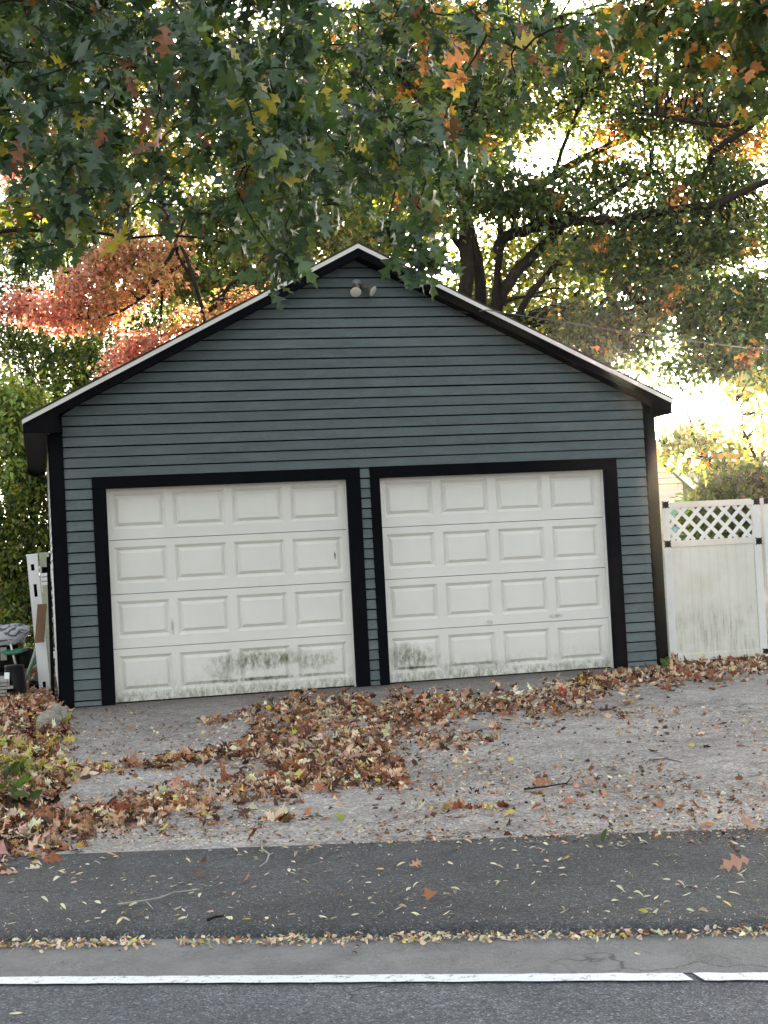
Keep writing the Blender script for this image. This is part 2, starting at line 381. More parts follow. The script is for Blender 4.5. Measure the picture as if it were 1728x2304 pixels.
# driveway
def drv_left(y):
    P = [(-6.9, -0.9), (-6.3, -0.42), (-5.3, -0.10), (-3.9, -0.02), (-2.6, -0.06), (-1.4, 0.03), (-0.5, 0.0), (0.06, 0.02)]
    return float(np.interp(y, [a for a, b in P], [b for a, b in P])) + 0.03*math.sin(y*7)+0.02*math.sin(y*17)
mb = MB(); V = []; Fc = []; ts = np.linspace(0, 1, 90); qs = np.linspace(0, 1, 70)
for q in qs:
    for t in ts:
        # y from the strip edge up to the doors
        xg = -0.4 + 9.9*t; ys = y_strip(xg) - 0.0
        y = ys + (0.07-ys)*q
        xl = drv_left(y); x = xl + (9.5-xl)*t; y = y_strip(x) + (0.07-y_strip(x))*q
        bz = 0.010*math.sin(x*2.1+y*1.3) + 0.006*math.sin(x*5.3-y*3.1)
        V.append((x, y, gz(x, y) + 0.004 + bz*min(1, q*8)*min(1, (1-q)*8)))
nt = len(ts)
for i in range(len(qs)-1):
    for j in range(nt-1): Fc.append((i*nt+j, i*nt+j+1, (i+1)*nt+j+1, (i+1)*nt+j))
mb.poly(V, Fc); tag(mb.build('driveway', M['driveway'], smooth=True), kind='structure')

# ------------------------------------------------------------------ garage
garage = thing('garage', 'two-car garage with grey-green clapboard gable, black trim and two white panelled doors', 'garage', (0, 0, 0))
GX0, GX1, GD = 0.0, 6.285, 8.6
APX, APZ, PIT = 3.106, 4.344, 0.5005        # siding gable line
def gable_z(x): return APZ - PIT*abs(x-APX)
# backing wall (black, so board gaps stand in for shadow lines) with door openings: pieces
mb = MB(); yb0, yb1 = 0.022, 0.12
def wallpoly(pts):
    n = len(pts); mb.poly([(x, yb0, z) for x, z in pts]+[(x, yb1, z) for x, z in pts],
        [tuple(range(n)), tuple(reversed(range(n, 2*n)))]+[(i, (i+1) % n, n+(i+1) % n, n+i) for i in range(n)])
wallpoly([(0.02, 0.0), (0.50, 0.0), (0.50, 2.12), (0.02, 2.12)])
wallpoly([(2.92, 0.0), (3.24, 0.0), (3.24, 2.12), (2.92, 2.12)])
wallpoly([(5.70, 0.0), (6.265, 0.0), (6.265, 2.12), (5.70, 2.12)])
wallpoly([(0.02, 2.12), (6.265, 2.12), (6.265, gable_z(6.265)), (APX, APZ), (0.02, gable_z(0.02))])
mb.box(0.024, 0.10, 0.12, GD, 0, 2.62); mb.box(6.185, 6.262, 0.12, GD, 0, 2.62); mb.box(0.1, 6.185, GD-0.1, GD, 0, 2.62)
mb.build('wall', M['gap'], garage)
# clapboards on the front
EXP, GAP = 0.1025, 0.0128
KL1, KR0 = 0.119, 6.168
def board(x0a, x1a, x0b, x1b, z0, z1, matl=M['siding'], name='siding_board'):
    j = rng.normal()*0.0012; j2 = rng.normal()*0.0012
    yo, yi = -0.018+rng.normal()*0.0012, -0.004
    m = MB().hexa([(x0a, yo, z0+j), (x1a, yo, z0+j2), (x1b, yi, z1+j2), (x0b, yi, z1+j)],
                  [(x0a, 0.016, z0+j), (x1a, 0.016, z0+j2), (x1b, 0.018, z1+j2), (x0b, 0.018, z1+j)])
    return m.build(name, matl, garage)
ztop_c = 2.222
nrow = int((APZ)/EXP)+1
z_off = ztop_c - EXP*21 - GAP*0.3
for k in range(-1, nrow):
    z0 = z_off + k*EXP; z1 = z0 + EXP - GAP
    if z0 < 0.0: z0 = 0.012
    if z1 < z0+0.02: continue
    if z1 <= ztop_c + 0.01:
        board(KL1+0.001, 0.378, KL1+0.001, 0.378, z0, z1); board(3.050, 3.151, 3.050, 3.151, z0, z1); board(5.832, KR0-0.001, 5.832, KR0-0.001, z0, z1)
    else:
        def lim(z):
            h = (APZ - z)/PIT
            return max(KL1+0.001, APX-h), min(KR0-0.001, APX+h)
        a = lim(z0); z1 = min(z1, APZ-0.004); b = lim(z1)
        if a[1]-a[0] < 0.03: continue
        board(a[0], a[1], b[0], b[1], z0, z1)
# white clapboards on the left side wall
zk = 0.02
while zk < 2.60:
    m = MB().hexa([(-0.016, GD, zk), (-0.016, 0.085, zk), (-0.006, 0.085, zk+0.097), (-0.006, GD, zk+0.097)],
                  [(0.02, GD, zk), (0.02, 0.085, zk), (0.02, 0.085, zk+0.097), (0.02, GD, zk+0.097)])
    m.build('side_board', M['white_siding'], garage); zk += EXP
MB().box(6.264, 6.282, 0.085, GD, 0.02, 2.6).build('side_wall', M['white_siding'], garage)
# corner boards
for x0, x1 in ((0.0, KL1), (KR0, GX1)):
    MB().box(x0-0.004 if x0 == 0 else x0, x1 if x0 == 0 else x1+0.004, -0.028, 0.0, -0.03, min(gable_z(x0), gable_z(x1))-0.012).box(
        (-0.024 if x0 == 0 else x1-0.02), (0.012 if x0 == 0 else x1+0.022), 0.0, 0.083, -0.03, 2.65).build('corner_board', M['black'], garage, bevel=0.003)
# door casings, jambs and stops
def door_unit(dl, dr, cl, cr, lab):
    top, ct = 2.103, 2.222
    c = MB().box(cl, dl, -0.030, 0.02, -0.012, top).box(dr, cr, -0.030, 0.02, -0.012, top).box(cl, cr, -0.030, 0.02, top, ct)
    c.build('door_casing', M['black'], garage, bevel=0.003)
    s = MB().box(dl-0.012, dl+0.004, 0.022, 0.085, 0.0, top).box(dr-0.004, dr+0.012, 0.022, 0.085, 0.0, top).box(dl-0.01, dr+0.01, 0.022, 0.085, top+0.002, top+0.012)
    s.build('door_stop', M['vinyl'], garage)
    seal = MB().box(dl+0.002, dr-0.002, 0.098, 0.125, 0.002, 0.018)
    door = seal.build('garage_door', M['plastic_black'], garage); door['label'] = lab
    H = 0.5334; X0, X1 = dl-0.02, dr+0.02; Wd = X1-X0
    nP = 4; pw = 0.515; marg = (Wd - nP*pw)/(nP+1)
    for s_ in range(4):
        zb = 0.016 + s_*H if s_ == 0 else s_*H+0.003
        zt = (s_+1)*H - 0.003
        yf, yr, yb = 0.088, 0.117, 0.140       # face, floor of the recess, back
        m = MB(); r_top, r_bot = s_*H+0.462, s_*H+0.105; sl = 0.029
        xs = [X0]
        holes = []
        for k in range(nP):
            a = X0 + marg + k*(pw+marg); holes.append((a, a+pw))
        # face strips round the holes
        def q(x0, x1, z0, z1): m.poly([(x0, yf, z0), (x1, yf, z0), (x1, yf, z1), (x0, yf, z1)], [(0, 1, 2, 3)])
        q(X0, X1, zb, r_bot); q(X0, X1, r_top, zt)
        e = X0
        for a, b in holes: q(e, a, r_bot, r_top); e = b
        q(e, X1, r_bot, r_top)
        for a, b in holes:
            O = [(a, r_bot), (b, r_bot), (b, r_top), (a, r_top)]; I = [(a+sl, r_bot+sl), (b-sl, r_bot+sl), (b-sl, r_top-sl), (a+sl, r_top-sl)]
            m.poly([(x, yf, z) for x, z in O]+[(x, yr, z) for x, z in I], [(i, (i+1) % 4, 4+(i+1) % 4, 4+i) for i in range(4)] + [(4, 5, 6, 7)])
        m.poly([(X0, yf, zb), (X1, yf, zb), (X1, yf, zt), (X0, yf, zt), (X0, yb, zb), (X1, yb, zb), (X1, yb, zt), (X0, yb, zt)],
               [(0, 4, 5, 1), (1, 5, 6, 2), (2, 6, 7, 3), (3, 7, 4, 0), (7, 6, 5, 4)])
        m.build('door_section', M['door'], door)
        for a, b in holes:     # raised field standing in the recess
            x0, x1, z0, z1 = a+sl+0.002, b-sl-0.002, r_bot+sl+0.002, r_top-sl-0.002; t = 0.029; yt = yf+0.001
            MB().poly([(x0, yr-0.0008, z0), (x1, yr-0.0008, z0), (x1, yr-0.0008, z1), (x0, yr-0.0008, z1),
                       (x0+t, yt, z0+t), (x1-t, yt, z0+t), (x1-t, yt, z1-t), (x0+t, yt, z1-t)],
                      [(4, 5, 6, 7), (0, 1, 5, 4), (1, 2, 6, 5), (2, 3, 7, 6), (3, 0, 4, 7)]).build('raised_panel', M['door'], door)
    return door
door_unit(0.512, 2.906, 0.379, 3.049, 'white four-section door with black mildew across its lowest panels')
door_unit(3.251, 5.686, 3.152, 5.831, 'white four-section door with a green stain in its lower left panel and a dented lowest panel')
MB().box(0.13, 6.16, -0.02, 0.14, -0.20, -0.002).build('sill', M['sill'], garage, bevel=0.006)
# roof: two slabs, drip edge, rake boards, soffits, eaves
RAX, RAZ = 3.106, 4.463                  # ridge top at the front
YF = -0.22
LX, RX = -0.247, 6.42
def rz(x): return RAZ - 0.5005*abs(x-RAX)
for sgn, xe in ((-1, LX), (1, RX)):
    # roof slab
    ze = rz(xe)
    a = [(RAX, YF-0.012, RAZ), (xe-0.0*sgn, YF-0.012, ze)]
    t = 0.022
    P = [(RAX, YF-0.008, RAZ+t), (xe+sgn*0.012, YF-0.008, ze+t-0.006), (xe+sgn*0.012, GD+0.2, ze+t-0.006), (RAX, GD+0.2, RAZ+t)]
    Q = [(x, y, z-t+0.002) for x, y, z in P]
    MB().hexa(P if sgn > 0 else P[::-1], Q if sgn > 0 else Q[::-1]).build('roof', M['shingle'], garage)
    # roof deck
    P = [(RAX, YF+0.022, RAZ-0.001), (xe-sgn*0.02, YF+0.022, rz(xe-sgn*0.02)-0.001), (xe-sgn*0.02, GD+0.18, rz(xe-sgn*0.02)-0.001), (RAX, GD+0.18, RAZ-0.001)]
    Q = [(x, y, z-0.03) for x, y, z in P]
    MB().hexa(P if sgn > 0 else P[::-1], Q if sgn > 0 else Q[::-1]).build('roof_deck', M['black'], garage)
    # white drip edge on the rake
    def band(x_a, x_b, z_up, z_dn, y0, y1, name, mt):
        A = [(x_a, y0, rz(x_a)-z_dn), (x_b, y0, rz(x_b)-z_dn), (x_b, y0, rz(x_b)-z_up), (x_a, y0, rz(x_a)-z_up)]
        B = [(x, y1, z) for x, y, z in A]
        if sgn < 0: A, B = [A[1], A[0], A[3], A[2]], [B[1], B[0], B[3], B[2]]
        return MB().hexa(A, B).build(name, mt, garage)
    band(RAX, xe, 0.000, 0.043, YF-0.004, YF+0.004, 'drip_edge', M['drip'])
    band(RAX, xe-sgn*0.006, 0.0435, 0.128, YF+0.006, YF+0.03, 'rake_board', M['black'])
    band(RAX, xe-sgn*0.006, 0.110, 0.122, YF+0.031, 0.022, 'rake_soffit', M['black'])
    # eave: fascia, soffit and closed end
    xi = GX0-0.026 if sgn < 0 else GX1+0.026
    xs_ = sorted((xe, xe-sgn*0.025))
    MB().box(xs_[0], xs_[1], YF+0.032, GD+0.18, 2.655, ze-0.012).build('eave_fascia', M['black'], garage)
    xs_ = sorted((xe+sgn*0.001, xe+sgn*0.007)); MB().box(xs_[0], xs_[1], YF+0.0, GD+0.18, ze-0.055, ze-0.004).build('eave_drip_edge', M['drip'], garage)
    xs_ = sorted((xe-sgn*0.026, xi)); MB().box(xs_[0], xs_[1], YF+0.034, GD, 2.655, 2.667).build('eave_soffit', M['black'], garage)
    zc = rz(xi)-0.125
    A = [(xe-sgn*0.002, YF+0.008, 2.652), (xi+sgn*0.0-sgn*0.12, YF+0.008, 2.652), (xi-sgn*0.12, YF+0.008, rz(xi-sgn*0.12)-0.127), (xe-sgn*0.002, YF+0.008, rz(xe)-0.127)]
    if sgn > 0: A = [A[1], A[0], A[3], A[2]]
    B = [(x, YF+0.03, z) for x, y, z in A]
    MB().hexa(A, B).build('eave_return', M['black'], garage)
    # little block closing the return down to the wall
    x_s = sorted((xi-sgn*0.118, xi-sgn*0.148)); MB().box(x_s[0], x_s[1], YF+0.03, -0.03, 2.655, 2.71).build('return_block', M['black'], garage)

# ------------------------------------------------------------------ floodlight under the ridge
def floodlight():
    c = on_y(803, 655, -0.03)
    t = thing('floodlight', 'old twin floodlight with two bulb lamps under the garage ridge', 'floodlight', (c[0], -0.02, c[2]+0.06))
    x, z = c[0], c[2]+0.075
    MB().lathe([(0.001, 0.028), (0.035, 0.026), (0.05, 0.014), (0.052, 0.0)], (x, -0.019, z), (0, -1, 0), 16).build('mounting_plate', M['metal_grey'], t, True)
    gl, n, l, p = newmat('lamp_glass', 0.12, 0.6); p.inputs['Base Color'].default_value = (0.66, 0.62, 0.50, 1); p.inputs['Coat Weight'].default_value = 0.5
    for d, off in ((np.array([-0.10, -0.75, -0.60]), -0.028), (np.array([0.52, -0.42, -0.42]), 0.026)):
        d = d/np.linalg.norm(d); p0 = np.array([x+off, -0.045, z-0.005]); p1 = p0 + d*0.02
        arm = MB().tube([(x+off*0.4, -0.03, z), p0, p0+d*0.03], [0.012, 0.012, 0.014], 8).build('swivel_arm', M['lamp_body'], t, True)
        q = p0 + d*0.025
        MB().lathe([(0.002, 0.0), (0.022, 0.003), (0.024, 0.055), (0.019, 0.062), (0.017, 0.075), (0.030, 0.092), (0.046, 0.118), (0.058, 0.150), (0.0575, 0.152)], q, d, 18).build('lamp_holder', M['lamp_body'], t, True)
        MB().lathe([(0.0575, 0.1505), (0.050, 0.157), (0.030, 0.161), (0.0005, 0.163)], q, d, 18).build('lamp_lens', gl, t, True)
floodlight()

# ------------------------------------------------------------------ vinyl gate and fence
def bracket_shape(cx, cz, y, sx=0.036, sz=0.036, t=0.008):
    P = [(-1,-1),(-0.35,-0.72),(0,-0.95),(0.35,-0.72),(1,-1),(0.72,-0.3),(0.95,0),(0.72,0.3),(1,1),(0.3,0.7),(0,0.9),(-0.3,0.7),(-1,1),(-0.7,0.3),(-0.92,0),(-0.7,-0.3)]
    n = len(P); m = MB()
    m.poly([(cx+a*sx, y, cz+b*sz) for a, b in P]+[(cx+a*sx, y+t, cz+b*sz) for a, b in P],
           [tuple(range(n)), tuple(reversed(range(n, 2*n)))]+[(i, (i+1) % n, n+(i+1) % n, n+i) for i in range(n)])
    return m
gate = thing('garden_gate', 'white vinyl gate with lattice top and mildew-streaked boards beside the garage', 'gate', (6.36, 0.10, 0.0))
GA, GB = 6.360, 7.505
MB().box(GA, GA+0.085, 0.08, 0.12, 0.035, 1.735).build('stile', M['vinyl'], gate, bevel=0.004)
MB().box(GB-0.085, GB, 0.08, 0.12, 0.015, 1.710).build('stile', M['vinyl'], gate, bevel=0.004)
for z0, z1 in ((1.665, 1.735), (1.245, 1.318), (0.022, 0.100)):
    MB().box(GA+0.086, GB-0.086, 0.082, 0.118, z0-0.004, z1-0.008).build('rail', M['gate'], gate, bevel=0.004)
nb = 9; w = (GB-GA-0.172)/nb
for i in range(nb):
    a = GA+0.086+i*w
    MB().box(a+0.0007, a+w-0.0007, 0.094+0.0003*rng.normal(), 0.110, 0.092, 1.248).build('board', M['gate'], gate)
# lattice slats, two crossing layers, clipped to the opening
lx0, lx1, lz0, lz1 = GA+0.086, GB-0.086, 1.308, 1.668
def clipseg(c, s):      # line z = s*x + c inside the opening
    pts = []
    for x in (lx0, lx1):
        z = s*x+c
        if lz0 <= z <= lz1: pts.append((x, z))
    for z in (lz0, lz1):
        x = (z-c)/s
        if lx0 < x < lx1: pts.append((x, z))
    pts = sorted(set((round(a, 4), round(b, 4)) for a, b in pts))
    return pts if len(pts) == 2 else None
for s, y in ((1, 0.094), (-1, 0.102)):
    c = -12.0
    while c < 12:
        q = clipseg(c, s)
        if q and abs(q[0][0]-q[1][0]) > 0.03:
            a, b = np.array([q[0][0], y, q[0][1]]), np.array([q[1][0], y, q[1][1]])
            d = (b-a)/2; nrm = np.array([-d[2], 0, d[0]]); nrm = nrm/np.linalg.norm(nrm)*0.0195
            MB().obox((a+b)/2, d, (0, 0.0035, 0), nrm).build('lattice_slat', M['vinyl'], gate)
        c += 0.167
for x, z in ((GA+0.045, 1.702), (GB-0.03, 1.695), (GA+0.045, 1.280), (GB-0.03, 1.262), (GA+0.050, 0.062), (GB-0.02, 0.055)):
    bracket_shape(x, z, 0.071, 0.042, 0.042).build('bracket', M['plastic_black'], gate)
fence = thing('vinyl_fence', 'white vinyl fence running on to the right of the gate', 'fence', (7.53, 0.12, 0.0))
for i in range(5):
    x = 7.535+i*1.9
    MB().box(x, x+0.11, 0.06, 0.17, -0.05, 1.715).build('post', M['vinyl'], fence, bevel=0.005)
    MB().box(x-0.008, x+0.118, 0.052, 0.178, 1.715, 1.728).build('post_cap', M['vinyl'], fence)
    if i < 4:
        for z0, z1 in ((1.62, 1.70), (0.04, 0.12)): MB().box(x+0.112, x+1.898, 0.09, 0.14, z0, z1).build('rail', M['vinyl'], fence)
        for k in range(12):
            a = x+0.112+k*1.786/12; MB().box(a+0.001, a+1.786/12-0.001, 0.105, 0.122, 0.12, 1.62).build('board', M['vinyl'], fence)
for z in (1.695, 0.055): bracket_shape(7.578, z, 0.050, 0.036, 0.040).build('bracket', M['plastic_black'], fence)
gp = MB().box(6.300, 6.352, 0.13, 0.19, -0.02, 1.86).build('gate_post', M['vinyl'], None, bevel=0.004, origin=(6.326, 0.16, -0.02))
tag(gp, 'slim white post between the black corner board and the gate', 'post')

# ------------------------------------------------------------------ clutter left of the garage
def leaning_post(base, top, w, d, name, label, holes, mat_):
    base, top = np.array(base), np.array(top); t = thing(name, label, 'post', tuple(base), None)
    ax = top-base; L = np.linalg.norm(ax); ax /= L
    x = np.array([1.0, 0, 0]); x = x-ax*(x@ax); x /= np.linalg.norm(x); y = np.cross(ax, x)
    # hollow square post: four walls; the front wall is cut for the rail holes
    def P(u, v, h): return base + x*u + y*v + ax*h
    m = MB(); tk = 0.006
    def slab(u0, u1, v0, v1, h0, h1):
        m.poly([P(u0,v0,h0),P(u1,v0,h0),P(u1,v1,h0),P(u0,v1,h0),P(u0,v0,h1),P(u1,v0,h1),P(u1,v1,h1),P(u0,v1,h1)],
               [(0,3,2,1),(4,5,6,7),(0,1,5,4),(1,2,6,5),(2,3,7,6),(3,0,4,7)])
    slab(-w/2, -w/2+tk, -d/2, d/2, 0, L); slab(w/2-tk, w/2, -d/2, d/2, 0, L); slab(-w/2+tk+.0005, w/2-tk-.0005, d/2-tk, d/2, 0, L)
    h = 0.0; vy0, vy1 = -d/2, -d/2+tk; a, b = -w/2+tk+.0005, w/2-tk-.0005
    for u0, u1, h0, h1 in sorted(holes, key=lambda q: q[2]):
        if h0 > h: slab(a, b, vy0, vy1, h, h0)
        slab(a, u0, vy0, vy1, h0, h1); slab(u1, b, vy0, vy1, h0, h1); h = h1
    if h < L: slab(a, b, vy0, vy1, h, L)
    m.build('shaft', mat_, t)
    m = MB(); slab(-w/2-0.003, w/2+0.003, -d/2-0.003, d/2+0.003, L+0.0005, L+0.012); m.build('cap', mat_, t)
    dk = MB(); m = dk; slab(-w/2+tk+0.002, w/2-tk-0.002, -d/2+0.03, -d/2+0.033, 0.01, L-0.01); dk.build('inside', M['gap'], t)
    return t
DP = 16.1
def gp_(u, v, d=DP): return at(u, v, d)
b0 = gp_(102, 1560); b0[2] = -0.02; t0 = gp_(72, 1250, 16.0)
leaning_post(b0, t0, 0.118, 0.118, 'vinyl_post', 'white hollow vinyl post with three rail holes leaning on the garage side wall',
             [(-0.018, 0.016, 0.03, 0.15), (-0.014, 0.02, 1.09, 1.23), (-0.022, 0.014, 1.38, 1.45)], M['white_siding'])
b1 = gp_(112, 1545, 16.6); b1[2] = -0.02; t1 = gp_(99, 1246, 16.55)
leaning_post(b1, t1, 0.11, 0.11, 'vinyl_post', 'dirty greenish vinyl post standing behind the white holed post', [(-0.03, 0.03, 1.33, 1.41)], mat_worn('algae_vinyl', (0.42, 0.43, 0.33), 0.6, 0.3, 0.3, 5.0))
for k, (v0, v1) in enumerate(((1291, 1301), (1304, 1309), (1312, 1319))):
    pass
lb = MB(); c0 = gp_(98, 1300, 16.42)
lat = thing('louvre_strip', 'short white slatted strip leaning against the greenish post', 'slatted strip', tuple(gp_(100, 1322, 16.42)))
for v in (1293, 1303, 1313):
    c = gp_(100, v, 16.42); MB().obox(c, (0.035, 0, 0.002), (0, 0.012, 0), (0, 0.004, 0.018)).build('slat', M['white_siding'], lat)
MB().obox(gp_(92.5, 1303, 16.43), (0.004, 0, 0), (0, 0.01, 0), (-0.01, 0, 0.15)).build('side_strip', M['white_siding'], lat)
a, b = gp_(88.5, 1446, 15.85), gp_(95, 1359, 15.9)
o = MB().obox((a+b)/2, (0.050, 0.004, 0), (-0.001, 0.011, 0), (b-a)/2).build('wood_board', M['wood'], None, bevel=0.002, origin=(a+b)/2)
tag(o, 'short brown board propped across the white holed post', 'board')
a, b = gp_(120, 1572, 15.7), gp_(108.5, 1253, 15.9)
o = MB().obox((a+b)/2, (0.019, 0, 0), (0, 0.012, 0), (b-a)/2).build('shade_strip', M['black'], None, origin=(a+b)/2)  # black strip modelled where shadow fills the space beside the wall
tag(o, 'tall black strip standing in for the shade between the leaning posts and the white side wall', 'board')
# stakes
for k, (u0, v0, u1, v1, g) in enumerate(((62, 1512, 84, 1452, 0), (66, 1510, 86, 1462, 1), (70, 1505, 87, 1472, 1), (60, 1520, 80, 1460, 0))):
    a, b = gp_(u0, v0, 15.9+0.05*k), gp_(u1, v1, 16.05+0.05*k)
    if k == 0: SM = [newmat('grey_stake', 0.5)[0], newmat('green_stake', 0.4, 0.5)[0]]; SM[0].node_tree.nodes['Principled BSDF'].inputs['Base Color'].default_value = (0.28, 0.30, 0.26, 1); SM[1].node_tree.nodes['Principled BSDF'].inputs['Base Color'].default_value = (0.03, 0.16, 0.09, 1)
    d = (b-a); a = a - d*(a[2]+0.01)/d[2]
    o = MB().tube([a, (a+b)/2+np.array([0.004, 0, 0.002]), b, b+d*0.06], [0.012, 0.012, 0.011, 0.002], 8).build('garden_stake', SM[g], None, True, origin=a)
    tag(o, ['thin grey stake at the left of the leaning bundle by the posts', 'short green stake in the leaning bundle by the posts', 'green stake tight against the foot of the white post', 'longest grey stake in the leaning bundle by the posts'][k], 'stake')
# stacked weathered boards under the pots
st = thing('board_stack', 'low stack of weathered grey boards under the black pot', 'board stack', (-1.3, 1.75, 0))
for k in range(6):
    z = -0.005+k*0.036; MB().box(-2.6+0.02*rng.random(), -0.50+0.03*rng.normal(), 1.62+0.02*rng.random(), 2.3, z, z+0.028).build('board', M['old_wood'], st, bevel=0.002)
# black nursery pot, upside-down tapered, with a white tag
p = gp_(36, 1572, 15.75); p[2] = -0.01
pot = thing('plant_pot', 'upturned black plant pot with a white tag on its left side', 'pot', tuple(p))
MB().lathe([(0.001, 0.0), (0.125, 0.0), (0.128, 0.012), (0.118, 0.02), (0.104, 0.33), (0.106, 0.345), (0.098, 0.352), (0.001, 0.350)], p, (0, 0, 1), 24).build('pot_body', M['plastic_black'], pot, True)
MB().obox(p+np.array([-0.085, -0.098, 0.19]), (0.026, -0.018, 0), (0.002, 0.003, 0), (0.006, 0.008, 0.09)).build('tag', M['white_siding'], pot)
p = gp_(76, 1560, 16.3); p[2] = -0.01
o = MB().lathe([(0.001, 0.0), (0.06, 0.0), (0.072, 0.10), (0.078, 0.10), (0.078, 0.115), (0.066, 0.115), (0.055, 0.02)], p, (0.25, -0.3, 1), 16).build('small_pot', M['plastic_black'], None, True, origin=p)
tag(o, 'small dark pot half buried in leaves between black pot and white post', 'pot')
# black tub with label and bags on it
p = gp_(8, 1540, 17.0); p[2] = 0.0
tub = thing('storage_tub', 'black tub with a pale label behind the pot, carrying bags', 'tub', tuple(p))
MB().lathe([(0.001, 0.20), (0.17, 0.20), (0.185, 0.26), (0.20, 0.52), (0.212, 0.53), (0.212, 0.55), (0.19, 0.55), (0.001, 0.53)], p, (0, 0, 1), 24).lathe([(0.16, 0.0), (0.16, 0.2)], p, (0, 0, 1), 24).build('tub_body', M['plastic_black'], tub, True)
MB().obox(p+np.array([0.02, -0.2, 0.41]), (0.035, 0.0, 0), (0, 0.004, 0), (0, -0.008, 0.075)).build('label', M['metal_grey'], tub)
MB().tube([p+np.array([0.10, -0.19, 0.53]), p+np.array([0.125, -0.205, 0.40]), p+np.array([0.15, -0.17, 0.27])], 0.012, 8).build('handle', M['white_siding'], tub, True)
MB().lathe([(0.001, 0.0), (0.10, 0.0), (0.12, 0.02), (0.12, 0.05), (0.10, 0.07), (0.001, 0.07)], p+np.array([0.27, 0.05, 0.33]), (0.3, -1, 0.1), 20).build('wheel', M['plastic_black'], tub, True)
def bag(name, label, c, rx, ry, rzv, col, seed, dark=None):
    r = np.random.default_rng(seed); V = []; Fc = []; nu, nv = 20, 12
    for j in range(nv+1):
        ph = math.pi*j/nv
        for i in range(nu):
            th = 2*math.pi*i/nu
            s = lambda a, e: math.copysign(abs(a)**e, a)
            x, y, z = s(math.sin(ph), 0.6)*s(math.cos(th), 0.6), s(math.sin(ph), 0.6)*s(math.sin(th), 0.6), s(math.cos(ph), 0.8)
            k = 1+0.10*math.sin(3*th+seed)*math.sin(2*ph)+0.05*r.normal()
            V.append((c[0]+rx*x*k+(0.16*rx if x > 0.6 and z > 0 else 0), c[1]+ry*y*k, c[2]+rzv*z*k+(0.10*x*rzv*2.2)))
    for j in range(nv):
        for i in range(nu): Fc.append((j*nu+i, (j+1)*nu+i, (j+1)*nu+(i+1) % nu, j*nu+(i+1) % nu))
    m, n, l, pb = newmat(name+'_plastic', 0.35, 0.5)
    v = mapping(n, l); k = noise(n, l, v, 7.5, 4, 0.6, 1.5)
    cc = mixc(n, l, ramp(n, l, k, [(0.50, 0.0), (0.54, 1.0)]), col, dark or tuple(0.6*q for q in col)); l.new(cc, pb.inputs['Base Color'])
    bump(n, l, pb, noise(n, l, v, 14, 4, 0.6, 2.0), 0.03, 1.0)
    o = MB().poly(V, Fc).build(name, m, None, True, origin=c); return tag(o, label, 'bag')
p2 = gp_(6, 1432, 17.0)
bag('garden_bag', 'crumpled grey plastic bag with dark print on top of the tub', p2, 0.27, 0.2, 0.13, (0.50, 0.50, 0.53), 3, (0.10, 0.10, 0.13))
bag('garden_bag', 'flattened green bag hanging below the grey bag', gp_(30, 1466, 16.95), 0.14, 0.16, 0.035, (0.06, 0.22, 0.14), 9)
# stones at the corner
def stone(c, s, label, seed):
    r = np.random.default_rng(seed); V = []; Fc = []; nu, nv = 14, 9; c = np.array(c)
    off = r.normal(size=(5, 3)); 
    for j in range(nv+1):
        ph = math.pi*j/nv
        for i in range(nu):
            th = 2*math.pi*i/nu; d = np.array([math.sin(ph)*math.cos(th), math.sin(ph)*math.sin(th), math.cos(ph)])
            k = 1.0
            for q in off:
                qn = q/np.linalg.norm(q); k = min(k, (0.62+0.1*abs(q[0]))/max(1e-3, d@qn)) if d@qn > 0.5 else k
            V.append(tuple(c + d*np.array(s)*k*(1+0.03*r.normal())))
    for j in range(nv):
        for i in range(nu): Fc.append((j*nu+i, (j+1)*nu+i, (j+1)*nu+(i+1) % nu, j*nu+(i+1) % nu))
    o = MB().poly(V, Fc).build('stone', M['stone'], None, False, origin=c); tag(o, label, 'stone')
g = ground_at(112, 1640); stone(g+np.array([0, 0, 0.06]), (0.115, 0.10, 0.105), 'pale rounded stone lying in leaves at the garage corner', 21)
g = ground_at(128, 1622); stone(g+np.array([0.0, 0, 0.06]), (0.07, 0.07, 0.10), 'smaller grey stone wedged behind the pale stone', 8)
g = ground_at(146, 1622); o = MB().obox(g+np.array([0, 0, 0.055]), (0.026, 0, 0.004), (0, 0.03, 0), (-0.006, 0.0, 0.075)).build('brick_end', M['stone'], None, bevel=0.006, origin=g)
tag(o, 'upright pale block against the foot of the black corner board', 'block')

# ------------------------------------------------------------------ leaf and tree engine
OAK = [(0,0),(.02,.10),(.12,.15),(.24,.25),(.12,.27),(.06,.33),(.15,.38),(.28,.46),(.37,.56),(.22,.565),(.08,.61),(.13,.68),(.26,.82),(.13,.825),(.05,.87),(.07,.92),(0,1)]
MAPLE = [(0,0),(.22,.04),(.44,.26),(.26,.34),(.46,.60),(.22,.60),(.13,.78),(0,1)]
OVAL = [(0,0),(.16,.22),(.22,.5),(.14,.8),(0,1)]
STAR = [(0,0),(.40,.30),(.16,.52),(0,1)]
def template(half):
    n = len(half); V = [(0, y, 0) for x, y in half]; R = {}; L = {}
    for i in range(1, n-1):
        R[i] = len(V); V.append((half[i][0], half[i][1], 0)); L[i] = len(V); V.append((-half[i][0], half[i][1], 0))
    T = []
    for S_, flip in ((R, False), (L, True)):
        for i in range(n-1):
            a, b = i, i+1; c, d = S_.get(i), S_.get(i+1); t = []
            if c is None: t = [(a, d, b)]
            elif d is None: t = [(a, c, b)]
            else: t = [(a, c, d), (a, d, b)]
            T += [x[::-1] if flip else x for x in t]
    # drop unused midrib vertices for the simplest templates
    return np.array(V, float), np.array(T, int)
TPL = {k: template(v) for k, v in dict(oak=OAK, maple=MAPLE, oval=OVAL).items()}
